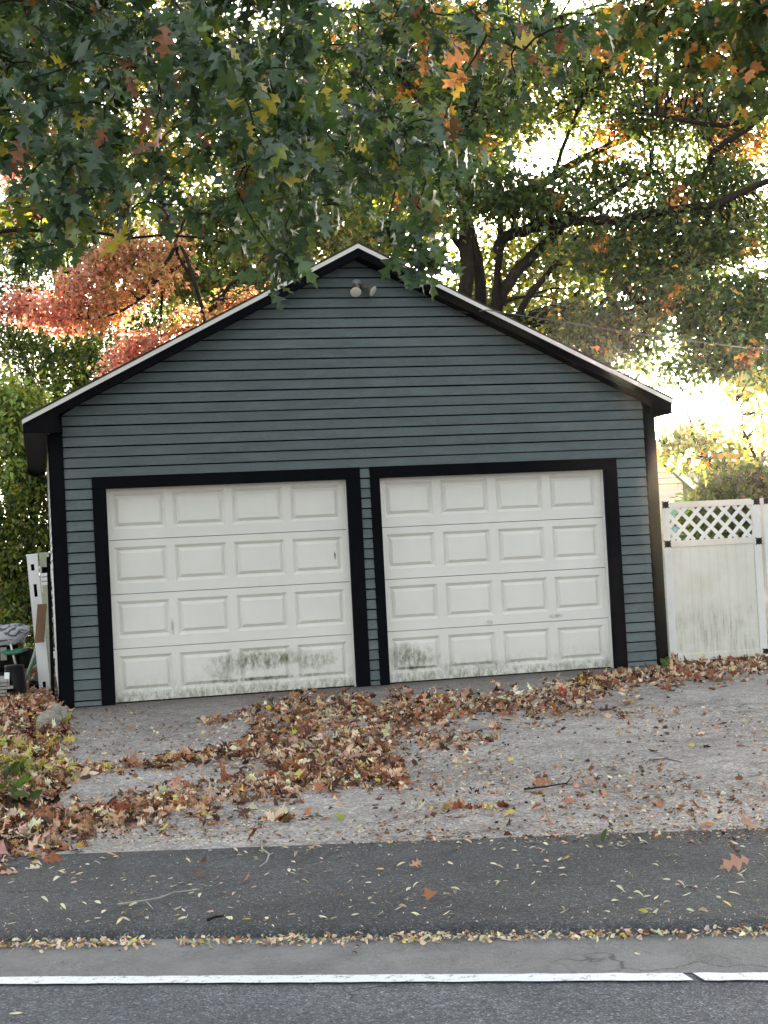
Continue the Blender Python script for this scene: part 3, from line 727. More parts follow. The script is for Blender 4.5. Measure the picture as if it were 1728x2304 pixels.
# small far leaf: four triangles, star-like outline, folded on the midrib
TPL['star'] = (np.array([(0,0,0),(.40,.30,.06),(.15,.52,.02),(0,1,0),(-.15,.52,.02),(-.40,.30,.06)], float), np.array([(0,1,2),(0,2,3),(0,3,4),(0,4,5)]))
def nrm(a): return a/(np.linalg.norm(a, axis=-1, keepdims=True)+1e-9)
def leaves(name, parent, mat_, kind, C, D, N, size, tint, curl=0.25, fold=0.25, stuff=True, width=1.0):
    """C base points, D midrib direction, N surface normal, one leaf each"""
    V0, T0 = TPL[kind]; n, K = len(C), len(V0)
    y = nrm(D); z = nrm(N - y*np.sum(N*y, 1, keepdims=True)); x = np.cross(y, z)
    cu = curl*rng.normal(size=(n, 1)) - curl*0.7; tw = curl*0.8*rng.normal(size=(n, 1)); fo = np.abs(fold*(0.6+0.6*rng.normal(size=(n, 1))))
    px, py = V0[None, :, 0]*width, V0[None, :, 1]
    pz = V0[None, :, 2] + fo*np.abs(px) + cu*(py**2) + tw*px*py*2 - 0.9*curl*np.abs(rng.normal(size=(n, 1)))*px**2
    P = C[:, None, :] + size[:, None, None]*(px[..., None]*x[:, None, :] + py[..., None]*y[:, None, :] + pz[..., None]*z[:, None, :])
    P = P.reshape(-1, 3)
    T = (T0[None] + (np.arange(n)*K)[:, None, None]).reshape(-1, 3)
    m = bpy.data.meshes.new(name)
    org = np.zeros(3)
    if parent is not None: bpy.context.view_layer.update(); org = np.array(parent.matrix_world.translation)
    P = P - org
    m.vertices.add(len(P)); m.vertices.foreach_set('co', P.ravel().astype(np.float32))
    m.loops.add(T.size); m.loops.foreach_set('vertex_index', T.ravel().astype(np.int32))
    m.polygons.add(len(T)); m.polygons.foreach_set('loop_start', np.arange(0, T.size, 3, dtype=np.int32)); m.polygons.foreach_set('loop_total', np.full(len(T), 3, np.int32))
    at_ = m.attributes.new('tint', 'FLOAT_COLOR', 'POINT')
    cc = np.ones((n, K, 4), np.float32); cc[:, :, :3] = tint[:, None, :]; at_.data.foreach_set('color', cc.ravel())
    m.materials.append(mat_); m.update(); m.validate()
    o = bpy.data.objects.new(name, m); link(o, parent)
    if stuff: o['kind'] = 'stuff'
    return o
def pick(pal, n, jit=0.18):
    cols = np.array([c for c, w in pal]); w = np.array([w for c, w in pal], float); w /= w.sum()
    i = rng.choice(len(cols), n, p=w); return np.clip(cols[i]*(1+jit*rng.normal(size=(n, 1)))*(1+0.08*rng.normal(size=(n, 3))), 0.004, 0.9)
def project(P):
    d = np.asarray(P)-CAM; w = d@CF; return 864+F_PX*(d@CR)/w, 1152-F_PX*(d@CU)/w, w
def curve(p0, p1, sag=0.0, n=6, wob=0.06):
    p0, p1 = np.array(p0, float), np.array(p1, float); L = np.linalg.norm(p1-p0); out = []
    o1, o2 = rng.normal(size=3)*wob*L, rng.normal(size=3)*wob*L
    for i in range(n+1):
        t = i/n; p = p0*(1-t)+p1*t + o1*math.sin(math.pi*t)*0.7 + o2*math.sin(2*math.pi*t)*0.35
        p[2] += sag*L*math.sin(math.pi*t); out.append(p)
    return out
def spray(centers, per, r, flat=0.4, droop=0.35, jit=0.5):
    """positions, directions, normals of leaves gathered round cluster centres"""
    n = len(centers); C = np.repeat(centers, per, axis=0); k = len(C)
    tl = np.repeat(nrm(np.c_[0.35*rng.normal(size=(n, 2)), np.ones(n)]), per, axis=0)
    o = rng.normal(size=(k, 3)); o = nrm(o)*(rng.random((k, 1))**0.45); o -= tl*np.sum(o*tl, 1, keepdims=True)*(1-flat)
    rr = r*np.repeat(0.7+0.6*rng.random(n), per)[:, None]
    D = nrm(o + np.c_[np.zeros((k, 2)), -droop*np.ones(k)] + jit*rng.normal(size=(k, 3)))
    N = nrm(tl + 0.55*rng.normal(size=(k, 3)))
    return C + o*rr, D, N
def puffs_to_clusters(puffs, holes=()):
    out = []; own = []
    for q, (u, v, d, ru, rv, n) in enumerate(puffs):
        c = at(u, v, d); k = d/F_PX; r = np.array([ru*k, max(ru, rv)*k*0.9, rv*k]); n = int(n)
        o = nrm(rng.normal(size=(n, 3)))*(rng.random((n, 1))**0.4); P = c + o*r
        out.append(P); own += [q]*n
    P = np.concatenate(out); own = np.array(own)
    if holes:
        a, b, w = project(P); keep = np.ones(len(P), bool)
        for hu, hv, hr, hs_ in holes: keep &= (((a-hu)/hr)**2+((b-hv)/hs_)**2 > 1.0) | (rng.random(len(P)) < 0.05)
        P, own = P[keep], own[keep]
    return P, own
def tree(name, label, cat, base, r0, fork, puffs, pal, size, per, rad_, group=None, holes=(), limbs=None, twig=0.5, barkm='bark', lshape='star', colour=None, flat=0.4, droop=0.35, stems=1, leafmat='leaf', jit=0.18):
    base = np.array(base, float); t = thing(name, label, cat, tuple(base), group)
    P, own = puffs_to_clusters(puffs, holes)
    fork = np.array(fork, float); limb_pts = []
    tp = curve(base-np.array([0, 0, 0.1]), fork, 0, 6, 0.02)
    mb = MB().tube(tp, list(np.linspace(r0*1.25, r0*0.75, len(tp))), 10)
    for s in range(1, stems):
        b2 = base+np.array([rng.normal()*r0*3, rng.normal()*r0*3, -0.1]); f2 = fork+np.array([rng.normal()*0.8, rng.normal()*0.8, rng.normal()*0.4]); c2 = curve(b2, f2, 0, 6, 0.05)
        mb.tube(c2, list(np.linspace(r0*0.8, r0*0.45, len(c2))), 8); limb_pts += c2
    mb.build('trunk', M[barkm], t, True)
    if limbs:
        for pts, ra, rb in limbs:
            # refine the given polyline with a smooth curve
            pts = [np.array(q, float) for q in pts]; fine = []
            for i in range(len(pts)-1):
                p0, p1, p2, p3 = pts[max(i-1, 0)], pts[i], pts[i+1], pts[min(i+2, len(pts)-1)]
                for s in range(4):
                    u = s/4; fine.append(0.5*((2*p1)+(-p0+p2)*u+(2*p0-5*p1+4*p2-p3)*u*u+(-p0+3*p1-3*p2+p3)*u**3))
            fine.append(pts[-1])
            fine = [q + 0.012*rng.normal(size=3) for q in fine]
            MB().tube(fine, list(np.linspace(ra, rb, len(fine))), 8).build('limb', M[barkm], t, True); limb_pts += fine
    else:
        for q, (u, v, d, ru, rv, n) in enumerate(puffs):
            c = at(u, v, d); st_ = fork if rng.random() < 0.6 else tp[-2]
            cc = curve(st_, c, 0.10, 7, 0.07); MB().tube(cc, list(np.linspace(r0*0.5, r0*0.10, len(cc))), 6).build('limb', M[barkm], t, True); limb_pts += cc[2:]
    LP = np.array(limb_pts); tw = MB(); sel = rng.random(len(P)) < twig
    for c in P[sel]:
        dd = np.linalg.norm(LP-c, axis=1); p = LP[np.argmin(dd + 0.3*np.maximum(0, LP[:, 2]-c[2]))]
        cc = curve(p, c, 0.06, 4, 0.09); L = dd.min(); tw.tube(cc, list(np.linspace(0.010+0.008*min(L, 3), 0.004, len(cc))), 4, False)
    if tw.v: tag(tw.build('twigs', M[barkm], t), kind='stuff')
    C, D, N = spray(P, per, rad_, flat, droop)
    if colour is not None: tint = np.clip(colour(C)*(1+jit*rng.normal(size=(len(C), 1))), 0.004, 0.9)
    else:
        tint = np.repeat(pick(pal, len(P), 0.15), per, axis=0); mixin = pick(pal, len(C), 0.15); m_ = rng.random((len(C), 1)) < 0.3
        tint = np.where(m_, mixin, tint)*(1+0.16*rng.normal(size=(len(C), 1))); tint = np.clip(tint, 0.004, 0.9)
    leaves('crown', t, M[leafmat], lshape, C, D, N, size*(0.65+0.6*rng.random(len(C))), tint)
    return t
G = dict(dark=(.030,.055,.018), green=(.050,.085,.022), mid=(.075,.115,.028), bright=(.19,.24,.05), lime=(.31,.34,.065), yellow=(.42,.30,.045), gold=(.50,.27,.04),
         orange=(.60,.26,.08), rust=(.22,.075,.025), red=(.64,.20,.13), pink=(.77,.40,.32), brown=(.13,.065,.03), blue=(.035,.070,.045))

# ------------------------------------------------------------------ trees behind the garage
def base_at(u, d, z=-0.02): p = at(u, 1300, d); p[2] = z; return p
def pl(pts, d, dd=0.0): return [at(u, v, d+dd*i) for i, (u, v) in enumerate(pts)]
D1 = 25.0
limbsM = [
    (pl([(1117,760),(1118,683),(1145,634),(1184,586),(1228,547),(1263,512),(1298,485),(1333,463),(1400,420),(1470,385)], D1, -0.1), .13, .04),
    (pl([(1120,560),(1132,538),(1175,518),(1228,507),(1307,498),(1386,496),(1447,485),(1505,474),(1614,457),(1684,424),(1740,405)], D1-0.8, -0.15), .10, .05),
    (pl([(1117,720),(1118,640),(1125,573),(1125,494),(1120,430),(1110,360)], D1-0.3), .075, .04),
    (pl([(1150,760),(1167,713),(1193,665),(1232,617),(1272,564),(1303,529),(1347,512),(1400,520)], D1-0.5), .07, .025),
    (pl([(1195,665),(1246,599),(1290,600),(1325,608),(1380,625)], D1-0.6), .04, .015),
    (pl([(1200,720),(1281,694),(1368,694),(1421,683),(1500,690)], D1-1.0), .045, .02),
    (pl([(1150,470),(1239,401),(1333,344),(1416,307),(1489,284),(1560,262)], D1+0.6), .09, .035),
    (pl([(1452,255),(1515,266),(1609,279),(1676,271),(1740,242)], D1-1.5), .035, .05),
    (pl([(1600,345),(1645,312),(1690,280),(1740,240)], D1-1.5), .05, .06),
    (pl([(1045,760),(1045,690),(1050,600),(1046,480),(1036,385),(1046,281),(1060,150),(1066,20)], D1+0.8), .15, .07),
    (pl([(1085,760),(1080,640),(1060,520),(1018,385),(1020,290),(990,160),(970,30)], D1+1.0), .12, .05),
    ([at(1050,500,25.8), at(1000,340,22), at(930,210,18.5), at(820,130,16), at(690,110,15.6)], .07, .012),
    ([at(1066,300,25.8), at(1080,160,21), at(1150,90,17.5), at(1280,70,16.2)], .06, .012),
    ([at(1000,340,22), at(930,360,18), at(800,330,16.2)], .035, .010),
    (pl([(1040,560),(980,470),(930,380),(880,280)], D1+0.9), .06, .02),
    (pl([(1500,690),(1560,740),(1640,760),(1740,775)], D1-1.2), .03, .02),
    (pl([(1333,463),(1420,520),(1500,560),(1590,590)], D1-0.4), .035, .012),
    (pl([(1386,496),(1450,545),(1520,640)], D1-0.9), .03, .012),
    (pl([(1060,150),(1150,90),(1260,40),(1380,0)], D1+0.6), .05, .02),
    (pl([(1239,401),(1300,250),(1360,140),(1440,60)], D1+0.3), .04, .015)]
holesM = [(1285,345,72,28),(1525,215,38,16),(1695,595,52,36),(1468,890,55,62),(1570,925,70,55),(1395,690,26,14),(1560,800,36,14),(1500,930,60,50)]
puffM = [(1180,110,26,150,110,170),(1060,250,25.5,120,110,150),(1000,420,25.5,100,100,110),(1100,430,23.5,110,60,80),(1220,450,23.5,110,40,80),
         (1370,575,24,140,50,110),(1500,490,24,180,55,130),(1640,540,23.5,130,60,110),(1600,690,23,150,70,160),(1450,640,24,110,45,80),(1340,735,23.5,130,40,90),
         (1690,800,22.5,70,70,70),(1600,400,24,150,40,100),(1720,660,23,60,70,60),(1400,130,25,150,120,140),(1600,160,24,150,120,130),
         (1480,270,24.5,170,60,110),(1350,400,25,120,36,70),(930,300,26,120,160,150),(900,110,26,130,120,140),(1640,790,22.5,100,45,70),
         (1170,260,27,90,90,80),(1330,230,27.5,110,80,110),(1660,320,27,90,70,90),(1560,600,27,190,120,120),(1680,470,26.5,80,80,60),(1400,720,27,100,60,70),(1330,770,25,80,40,50),(1410,800,26,70,50,40),(1540,810,25,90,50,60),
         (700,130,16,110,100,20),(860,110,16.5,120,110,24),(1000,130,17,110,110,22),(1130,110,17,110,100,20),(1270,110,16.5,90,90,14),(760,310,16,100,90,16),
         (900,330,17,100,90,20),(1020,300,18,80,80,14),(640,300,16.5,80,80,10),(820,450,17,90,50,10),(1150,240,18,80,60,12),(960,470,18,80,50,9),(1390,60,17,90,70,12)]
def colM(C):
    u, v, w = project(C); n = len(C); base = pick([((.05,.085,.03), 3), ((.07,.115,.035), 5), (G['mid'], 3), ((.06,.105,.07), 2)], n)
    lime = pick([(G['lime'], 2), (G['bright'], 4), (G['mid'], 2), (G['yellow'], 0.4)], n); org = pick([(G['orange'], 2), (G['gold'], 1.2), (G['rust'], 1)], n)
    k = ((w > 25.6) & (rng.random(n) < 0.7)) | (rng.random(n) < 0.10)
    base = np.where(k[:, None], lime, base)
    pat = np.sin(u*0.021+1.0)*np.sin(v*0.027+2.2)+0.35*np.sin(u*0.05+v*0.03)
    ko = ((pat > 0.95) & (rng.random(n) < 0.6)) | ((v < 360) & (u > 1330) & (pat > 0.25) & (rng.random(n) < 0.45)) | (rng.random(n) < 0.012)
    return np.where(ko[:, None], org, base)
tree('maple_tree', 'big spreading maple with dark sweeping limbs rising behind the garage on the right', 'tree', base_at(1105, D1), 0.28, at(1100, 760, D1), [(a, b, c, d, e, int(f*0.94)) for a, b, c, d, e, f in puffM], None, 0.118, 20, 0.58, holes=holesM, limbs=limbsM, twig=0.55, barkm='bark_dark', colour=colM)

# red and orange maple reaching in from behind the left slope of the roof
D2 = 23.0
limbsR = [(pl([(470,760),(440,640),(405,555),(365,610),(333,660),(289,690),(232,714),(159,718),(87,710),(30,690)], D2, -0.05), .035, .012),
          (pl([(440,640),(395,560),(405,520),(430,470)], D2), .03, .015), (pl([(333,590),(300,615),(262,628),(225,612)], D2+0.2), .02, .01),
          (pl([(430,580),(385,610),(370,640),(360,720),(355,790)], D2+0.3), .03, .012), (pl([(470,700),(520,640),(560,600)], D2), .04, .015)]
puffR = [(45,690,22.6,55,32,42),(120,705,22.6,55,36,42),(175,655,22.8,50,42,44),(240,600,23,48,55,60),(300,560,23,55,45,60),(330,620,23,55,45,55),(255,680,23,55,34,44),(215,720,22.8,50,26,30),
         (385,570,23.3,50,50,40),(290,800,22.8,52,42,50),(330,770,23,40,30,26),(480,715,23.2,70,30,44),(560,680,23.2,60,28,34),(420,740,23.2,40,26,24),(60,470,24.5,60,50,26),(20,370,24.5,40,50,22)]
def colR(C):
    u, v, w = project(C); n = len(C)
    red = pick([(G['pink'], 5), (G['red'], 2.5), ((.72,.36,.20), 2), (G['rust'], .6)], n); org = pick([((.68,.36,.18), 5), ((.62,.40,.13), 2.5), (G['pink'], 1.2), (G['rust'], .6), (G['bright'], 1)], n)
    k = (u > 205+40*rng.normal(size=n)) & ~((v > 745) & (u < 380)); return np.where(k[:, None], org, red)
tree('maple_tree', 'red and orange maple showing above the left roof slope', 'tree', base_at(520, D2+0.5), 0.16, at(470, 780, D2), [(a, b, c, d, e, int(f*0.72)) for a, b, c, d, e, f in puffR], None, 0.095, 24, 0.36, limbs=limbsR, twig=0.4, barkm='bark_dark', colour=colR, leafmat='red_leaf')

TG = 'trees standing behind the garage'
yg = [(G['bright'], 4), (G['lime'], 1.2), (G['mid'], 5), (G['green'], 2), (G['yellow'], 1.0), (G['gold'], 0.4)]
tree('yellowing_tree', 'yellow-green tree just above the roof peak, behind the red maple', 'tree', base_at(560, 31), 0.22, at(560, 760, 31),
     [(a, b, c, d, e, int(f*1.7)) for a, b, c, d, e, f in [(460,520,31,110,90,110),(600,560,31,110,90,110),(700,470,31,110,110,110),(540,420,32,120,90,90),(400,640,31,90,70,80),(520,650,30.5,100,60,80),(640,660,30.5,80,50,50)]], yg, 0.15, 16, 0.6, TG)
tree('yellowing_tree', 'tall yellow-green tree behind the oak at the upper left', 'tree', base_at(180, 34), 0.25, at(180, 760, 34),
     [(a, b, c, d, e, int(f*1.7)) for a, b, c, d, e, f in [(100,120,34,150,140,110),(300,100,34,150,140,110),(120,350,34,150,120,110),(320,340,34,140,120,100),(500,200,35,130,150,100),(60,520,33.5,110,70,70),(230,480,33.5,110,70,70)]],
     [(G['mid'], 4), (G['bright'], 3), (G['green'], 3), (G['gold'], 1.0), (G['yellow'], 0.8)], 0.17, 15, 0.7, TG)
tree('broadleaf_tree', 'tall mid-green tree behind the upper middle of the picture', 'tree', base_at(760, 36), 0.26, at(760, 700, 36),
     [(a, b, c, d, e, int(f*1.7)) for a, b, c, d, e, f in [(700,120,36,150,150,110),(860,200,36,150,150,110),(780,380,35.5,140,110,100),(1000,120,37,140,140,80),(900,480,35,120,90,90),(640,300,36,130,120,80),(820,560,34.5,100,50,50),(960,60,35,120,120,90),(1060,200,35,110,130,90),(1040,350,35,100,90,70),(1150,80,35,110,110,70)]],
     [(G['mid'], 4), (G['green'], 4), (G['bright'], 2.2), (G['lime'], 1), (G['gold'], 0.5)], 0.17, 15, 0.7, TG)
tree('yellowing_tree', 'yellow-green tree showing between the maple limbs above the right roof slope', 'tree', base_at(1240, 33), 0.2, at(1240, 900, 33),
     [(1120,600,33,90,120,110),(1230,620,33,110,100,120),(1330,600,33,100,90,90),(1180,720,33,100,60,80),(1300,720,33,90,50,60),(1050,640,33,60,80,60),(1400,560,33,60,50,30),(1240,520,33,100,50,50)],
     [(G['bright'], 4), (G['lime'], 3), (G['mid'], 4), (G['yellow'], 0.7), (G['gold'], .3)], 0.15, 15, 0.6, TG)
tree('broadleaf_tree', 'dark green tree behind the left eave, below the red leaves', 'tree', base_at(150, 29), 0.2, at(150, 1000, 29),
     [(90,830,29,120,80,130),(210,820,29,100,80,110),(170,740,29.5,120,70,90),(60,900,28.5,90,70,80),(330,740,29.5,90,60,60),(60,620,30,100,80,90),(150,560,30.5,100,60,60),(230,900,29,60,60,40),(30,760,29,60,60,60)],
     [(G['green'], 4), ((.07,.13,.08), 3), (G['mid'], 5), (G['bright'], 3)], 0.11, 16, 0.5, TG)
tree('leafy_shrub', 'tall bright yellow-green shrub left of the eave', 'shrub', base_at(20, 20.5), 0.07, at(30, 1150, 20.5),
     [(a, b, c, d, e, int(f*0.6)) for a, b, c, d, e, f in [(40,900,20,55,40,60),(20,960,20,50,50,60),(70,960,20,46,50,46),(30,1060,20,60,70,70),(-10,880,20,40,60,40),(60,1040,20.3,40,60,40),(15,1000,20,50,60,40),(-60,960,20,60,100,40)]], [((.34,.42,.15), 5), (G['lime'], 3), (G['bright'], 3), (G['mid'], 1)], 0.10, 22, 0.33, stems=4, lshape='oval', droop=0.5)
tree('leafy_shrub', 'dense green shrub with a few tan leaves behind the leaning posts', 'shrub', base_at(30, 19.5), 0.06, at(40, 1350, 19.5),
     [(a, b, c, d, e, int(f*0.9)) for a, b, c, d, e, f in [(40,1160,19.5,70,60,90),(80,1220,19.5,45,60,60),(20,1260,19.3,60,70,90),(60,1340,19.2,55,60,80),(20,1400,19,60,60,70),(85,1420,18.8,26,50,40),(70,1110,19.8,50,50,50),(-50,1250,19.5,60,120,60),(90,1130,20,28,60,34)]],
     [(G['green'], 3), (G['mid'], 5), (G['bright'], 6), (G['lime'], 2.5), ((.50,.32,.2), 0.3)], 0.080, 20, 0.30, stems=5, lshape='oval', droop=0.4)
# right: bough over the fence, shrubs behind the gate, golden trees far off
dB = 21.0
tree('young_maple', 'small maple bough with yellow-green leaves hanging above the gate', 'tree', base_at(1790, 22), 0.10, at(1790, 980, 22),
     [(1535,985,dB,50,28,20),(1585,985,dB,45,40,22),(1498,1003,dB,26,18,8),(1625,1010,dB,40,36,18),(1650,1045,dB,34,24,10),(1570,1040,dB,34,18,7),(1690,870,dB,60,50,16),(1720,960,dB,40,50,10)],
     [(G['bright'], 4), (G['lime'], 3), (G['mid'], 3), (G['gold'], 1.2), (G['orange'], .5)], 0.105, 17, 0.36, limbs=[(pl([(1790,1010),(1720,1075),(1640,1065),(1590,1040),(1565,990),(1548,930),(1530,870),(1505,820)], dB), .035, .008),(pl([(1590,1040),(1530,1000),(1490,1005)], dB), .014, .006),(pl([(1720,1075),(1680,980),(1660,900)], dB), .03, .01)], twig=0.6, barkm='bark_dark', droop=0.6)
tree('garden_shrub', 'dense green shrub behind the lattice of the gate', 'shrub', base_at(1640, 18.0), 0.05, at(1640, 1240, 18.0),
     [(1610,1118,18,50,26,40),(1665,1092,18,55,36,50),(1715,1090,18,40,50,40),(1630,1160,18,80,50,90),(1700,1170,18,50,60,60),(1570,1190,17.6,40,30,34),(1640,1230,17.8,90,40,60),(1760,1130,18,60,60,40)],
     [(G['green'], 5), (G['mid'], 4), (G['dark'], 2), (G['bright'], 1.4), (G['gold'], .25)], 0.085, 22, 0.27, stems=5, lshape='oval', droop=0.3)
FT = 'golden trees far behind the fence'
for k, (u, d, pf, lb) in enumerate((
    (1690, 44, [(1700,900,44,80,90,20),(1660,960,44,60,60,10),(1720,1000,44,60,60,14),(1690,820,45,70,60,12)], 'sunlit golden tree nearest the right picture edge, behind the teal house'),
    (1560, 52, [(1610,985,52,60,50,12),(1640,1030,52,60,40,14)], 'pale gold tree between the white and teal houses'),
    (1840, 46, [(1840,860,46,120,130,60),(1800,1000,46,90,60,40)], 'golden tree beyond the right edge, over the teal house'))):
    tree('golden_tree', lb, 'tree', base_at(u, d), 0.2, at(u, 1080, d), pf, [(G['gold'], 3), (G['yellow'], 4), (G['lime'], 2), (G['orange'], 1)], 0.2, 12, 0.75, FT, twig=0.7)
# ------------------------------------------------------------------ houses behind the fence
def house(name, label, d, wall, u0, u1, vt, slope_pts, trim):
    pass
dW = 34.0
h0 = at(1440, 1300, dW); hx = h0[0]; hy = h0[1]
hc = [at(1490, 930, dW)[0], at(1490, 930, dW)[2]]
wh = thing('white_house', 'pale clapboard house with a low gable wing behind the garage and gate', 'house', (hx, hy, 0))
pinkw = mat_worn('pale_clapboard', (0.74, 0.70, 0.68), 0.6, 0.3, 0.06, 2.0)
xr, zt = hc
# main block
k = 0; z = 0.0
while z < zt-0.02:
    MB().hexa([(xr-7, hy+2.0-0.02, z), (xr, hy+2.0-0.02, z), (xr, hy+2.0-0.004, z+0.125), (xr-7, hy+2.0-0.004, z+0.125)], [(xr-7, hy+2.05, z), (xr, hy+2.05, z), (xr, hy+2.05, z+0.125), (xr-7, hy+2.05, z+0.125)]).build('siding_board', pinkw, wh); z += 0.14
MB().box(xr-7, xr-0.02, hy+2.05, hy+9, 0, zt).build('wall', pinkw, wh)
MB().box(xr-0.05, xr+0.03, hy+1.94, hy+2.1, 0, zt).build('corner_board', M['vinyl'], wh)
ov = 0.35
MB().hexa([(xr-7.3, hy+2-ov, zt), (xr+ov, hy+2-ov, zt), (xr+ov, hy+5.5, zt+1.8), (xr-7.3, hy+5.5, zt+1.8)], [(xr-7.3, hy+2-ov, zt-0.12), (xr+ov, hy+2-ov, zt-0.12), (xr+ov, hy+5.5, zt+1.68), (xr-7.3, hy+5.5, zt+1.68)]).hexa([(xr-7.3, hy+5.5, zt+1.8), (xr+ov, hy+5.5, zt+1.8), (xr+ov, hy+9.3, zt), (xr-7.3, hy+9.3, zt)], [(xr-7.3, hy+5.5, zt+1.68), (xr+ov, hy+5.5, zt+1.68), (xr+ov, hy+9.3, zt-0.12), (xr-7.3, hy+9.3, zt-0.12)]).build('roof', M['shingle'], wh)
# wing with gable to the viewer
pe = at(1580, 1098, dW); pa = at(1440, 985, dW); sl = (pe[2]-pa[2])/(pe[0]-pa[0]); wy = hy
def wz(x): return pa[2]+sl*(x-pa[0]) if x > pa[0] else pa[2]-sl*(x-pa[0])
xa, xe = pa[0]-(pe[0]-pa[0])+0.3, pe[0]-0.3
z = 0.0
while z < pa[2]-0.15:
    z1 = z+0.125
    def ext(zz): 
        h = (pa[2]-0.12-zz)/(-sl); return max(xa, pa[0]-h), min(xe, pa[0]+h)
    a, b = ext(z), ext(z1)
    MB().hexa([(a[0], wy-0.02, z), (a[1], wy-0.02, z), (b[1], wy-0.004, z1), (b[0], wy-0.004, z1)], [(a[0], wy+0.05, z), (a[1], wy+0.05, z), (b[1], wy+0.05, z1), (b[0], wy+0.05, z1)]).build('siding_board', pinkw, wh); z += 0.14
MB().box(xa+0.02, xe-0.02, wy+0.05, wy+6, 0, wz(xe)-0.15).build('wing_wall', pinkw, wh)
for s in (1, -1):
    x1 = pe[0] if s > 0 else 2*pa[0]-pe[0]
    A = [(pa[0], wy-0.3, pa[2]+0.06), (x1, wy-0.3, pe[2]+0.06), (x1, wy+6.3, pe[2]+0.06), (pa[0], wy+6.3, pa[2]+0.06)]
    B = [(x, y, q-0.05) for x, y, q in A]; MB().hexa(A if s > 0 else A[::-1], B if s > 0 else B[::-1]).build('wing_roof', M['shingle'], wh)
    A = [(pa[0], wy-0.31, pa[2]-0.16), (x1, wy-0.31, pe[2]-0.16), (x1, wy-0.31, pe[2]+0.0), (pa[0], wy-0.31, pa[2]+0.0)]
    B = [(x, wy-0.26, q) for x, y, q in A]; MB().hexa(A if s > 0 else A[::-1], B if s > 0 else B[::-1]).build('bargeboard', M['vinyl'], wh)
wf = MB().box(xr-1.6, xr-0.7, hy+1.93, hy+1.98, zt-1.3, zt-0.2).build('window', M['vinyl'], wh)
MB().box(xr-1.53, xr-0.77, hy+1.92, hy+1.929, zt-1.23, zt-0.27).build('pane', M['gap'], wf)
# teal house
dT = 40.0
ta = at(1718, 1030, dT); te = at(1640, 1150, dT); xe_ = at(1545, 1150, dT)
th = thing('teal_house', 'teal clapboard house with white trim seen between shrub leaves at the right', 'house', (ta[0], ta[1], 0))
teal = mat_worn('teal_paint', (0.30, 0.56, 0.56), 0.6, 0.3, 0.08, 2.0)
s2 = 1.0; hw = 1.8; ze = ta[2]-s2*hw*1.0
z = 0.0
while z < ta[2]-0.12:
    z1 = z+0.105
    def ext2(zz):
        h = min(hw, (ta[2]-0.1-zz)/s2); return ta[0]-h, ta[0]+h
    a, b = ext2(z), ext2(z1)
    MB().hexa([(a[0], ta[1]-0.02, z), (a[1], ta[1]-0.02, z), (b[1], ta[1]-0.004, z1), (b[0], ta[1]-0.004, z1)], [(a[0], ta[1]+0.05, z), (a[1], ta[1]+0.05, z), (b[1], ta[1]+0.05, z1), (b[0], ta[1]+0.05, z1)]).build('siding_board', teal, th); z += 0.12
MB().box(ta[0]-hw+0.03, ta[0]+hw-0.03, ta[1]+0.05, ta[1]+7, 0, max(0.5, ta[2]-s2*hw-0.1)).build('wall', teal, th)
for s in (-1, 1):
    x1 = ta[0]+s*(hw+0.25); z1 = ta[2]-s2*(hw+0.25)
    A = [(ta[0], ta[1]-0.3, ta[2]+0.06), (x1, ta[1]-0.3, z1+0.06), (x1, ta[1]+7.2, z1+0.06), (ta[0], ta[1]+7.2, ta[2]+0.06)]; B = [(x, y, q-0.05) for x, y, q in A]
    MB().hexa(A if s > 0 else A[::-1], B if s > 0 else B[::-1]).build('roof', M['shingle'], th)
    A = [(ta[0], ta[1]-0.31, ta[2]-0.15), (x1, ta[1]-0.31, z1-0.15), (x1, ta[1]-0.31, z1+0.0), (ta[0], ta[1]-0.31, ta[2]+0.0)]; B = [(x, ta[1]-0.26, q) for x, y, q in A]
    MB().hexa(A if s > 0 else A[::-1], B if s > 0 else B[::-1]).build('bargeboard', M['vinyl'], th)
wf = MB().box(ta[0]-0.45, ta[0]+0.45, ta[1]-0.06, ta[1]-0.02, ta[2]-1.9, ta[2]-0.7).build('window', M['vinyl'], th)
MB().box(ta[0]-0.38, ta[0]+0.38, ta[1]-0.07, ta[1]-0.061, ta[2]-1.83, ta[2]-0.77).build('pane', M['gap'], wf)
# teal shed glimpsed through the lattice
sc_ = at(1530, 1300, 27.5)
sh = thing('teal_shed', 'pale teal shed glimpsed through the left of the gate lattice', 'shed', (sc_[0], sc_[1], 0))
ztp = at(1530, 1140, 27.5)[2]
for k in range(18):
    a = sc_[0]-0.75+k*0.075; MB().box(a, a+0.070, sc_[1], sc_[1]+0.05, 0, ztp).build('board', teal, sh)
MB().box(sc_[0]-0.74, sc_[0]+0.6, sc_[1]+0.05, sc_[1]+1.6, 0, ztp).build('wall', teal, sh)
MB().hexa([(sc_[0]-0.9, sc_[1]-0.15, ztp), (sc_[0]+0.75, sc_[1]-0.15, ztp), (sc_[0]+0.75, sc_[1]+1.7, ztp+0.15), (sc_[0]-0.9, sc_[1]+1.7, ztp+0.15)], [(sc_[0]-0.9, sc_[1]-0.15, ztp-0.05), (sc_[0]+0.75, sc_[1]-0.15, ztp-0.05), (sc_[0]+0.75, sc_[1]+1.7, ztp+0.1), (sc_[0]-0.9, sc_[1]+1.7, ztp+0.1)]).build('roof', M['vinyl'], sh)
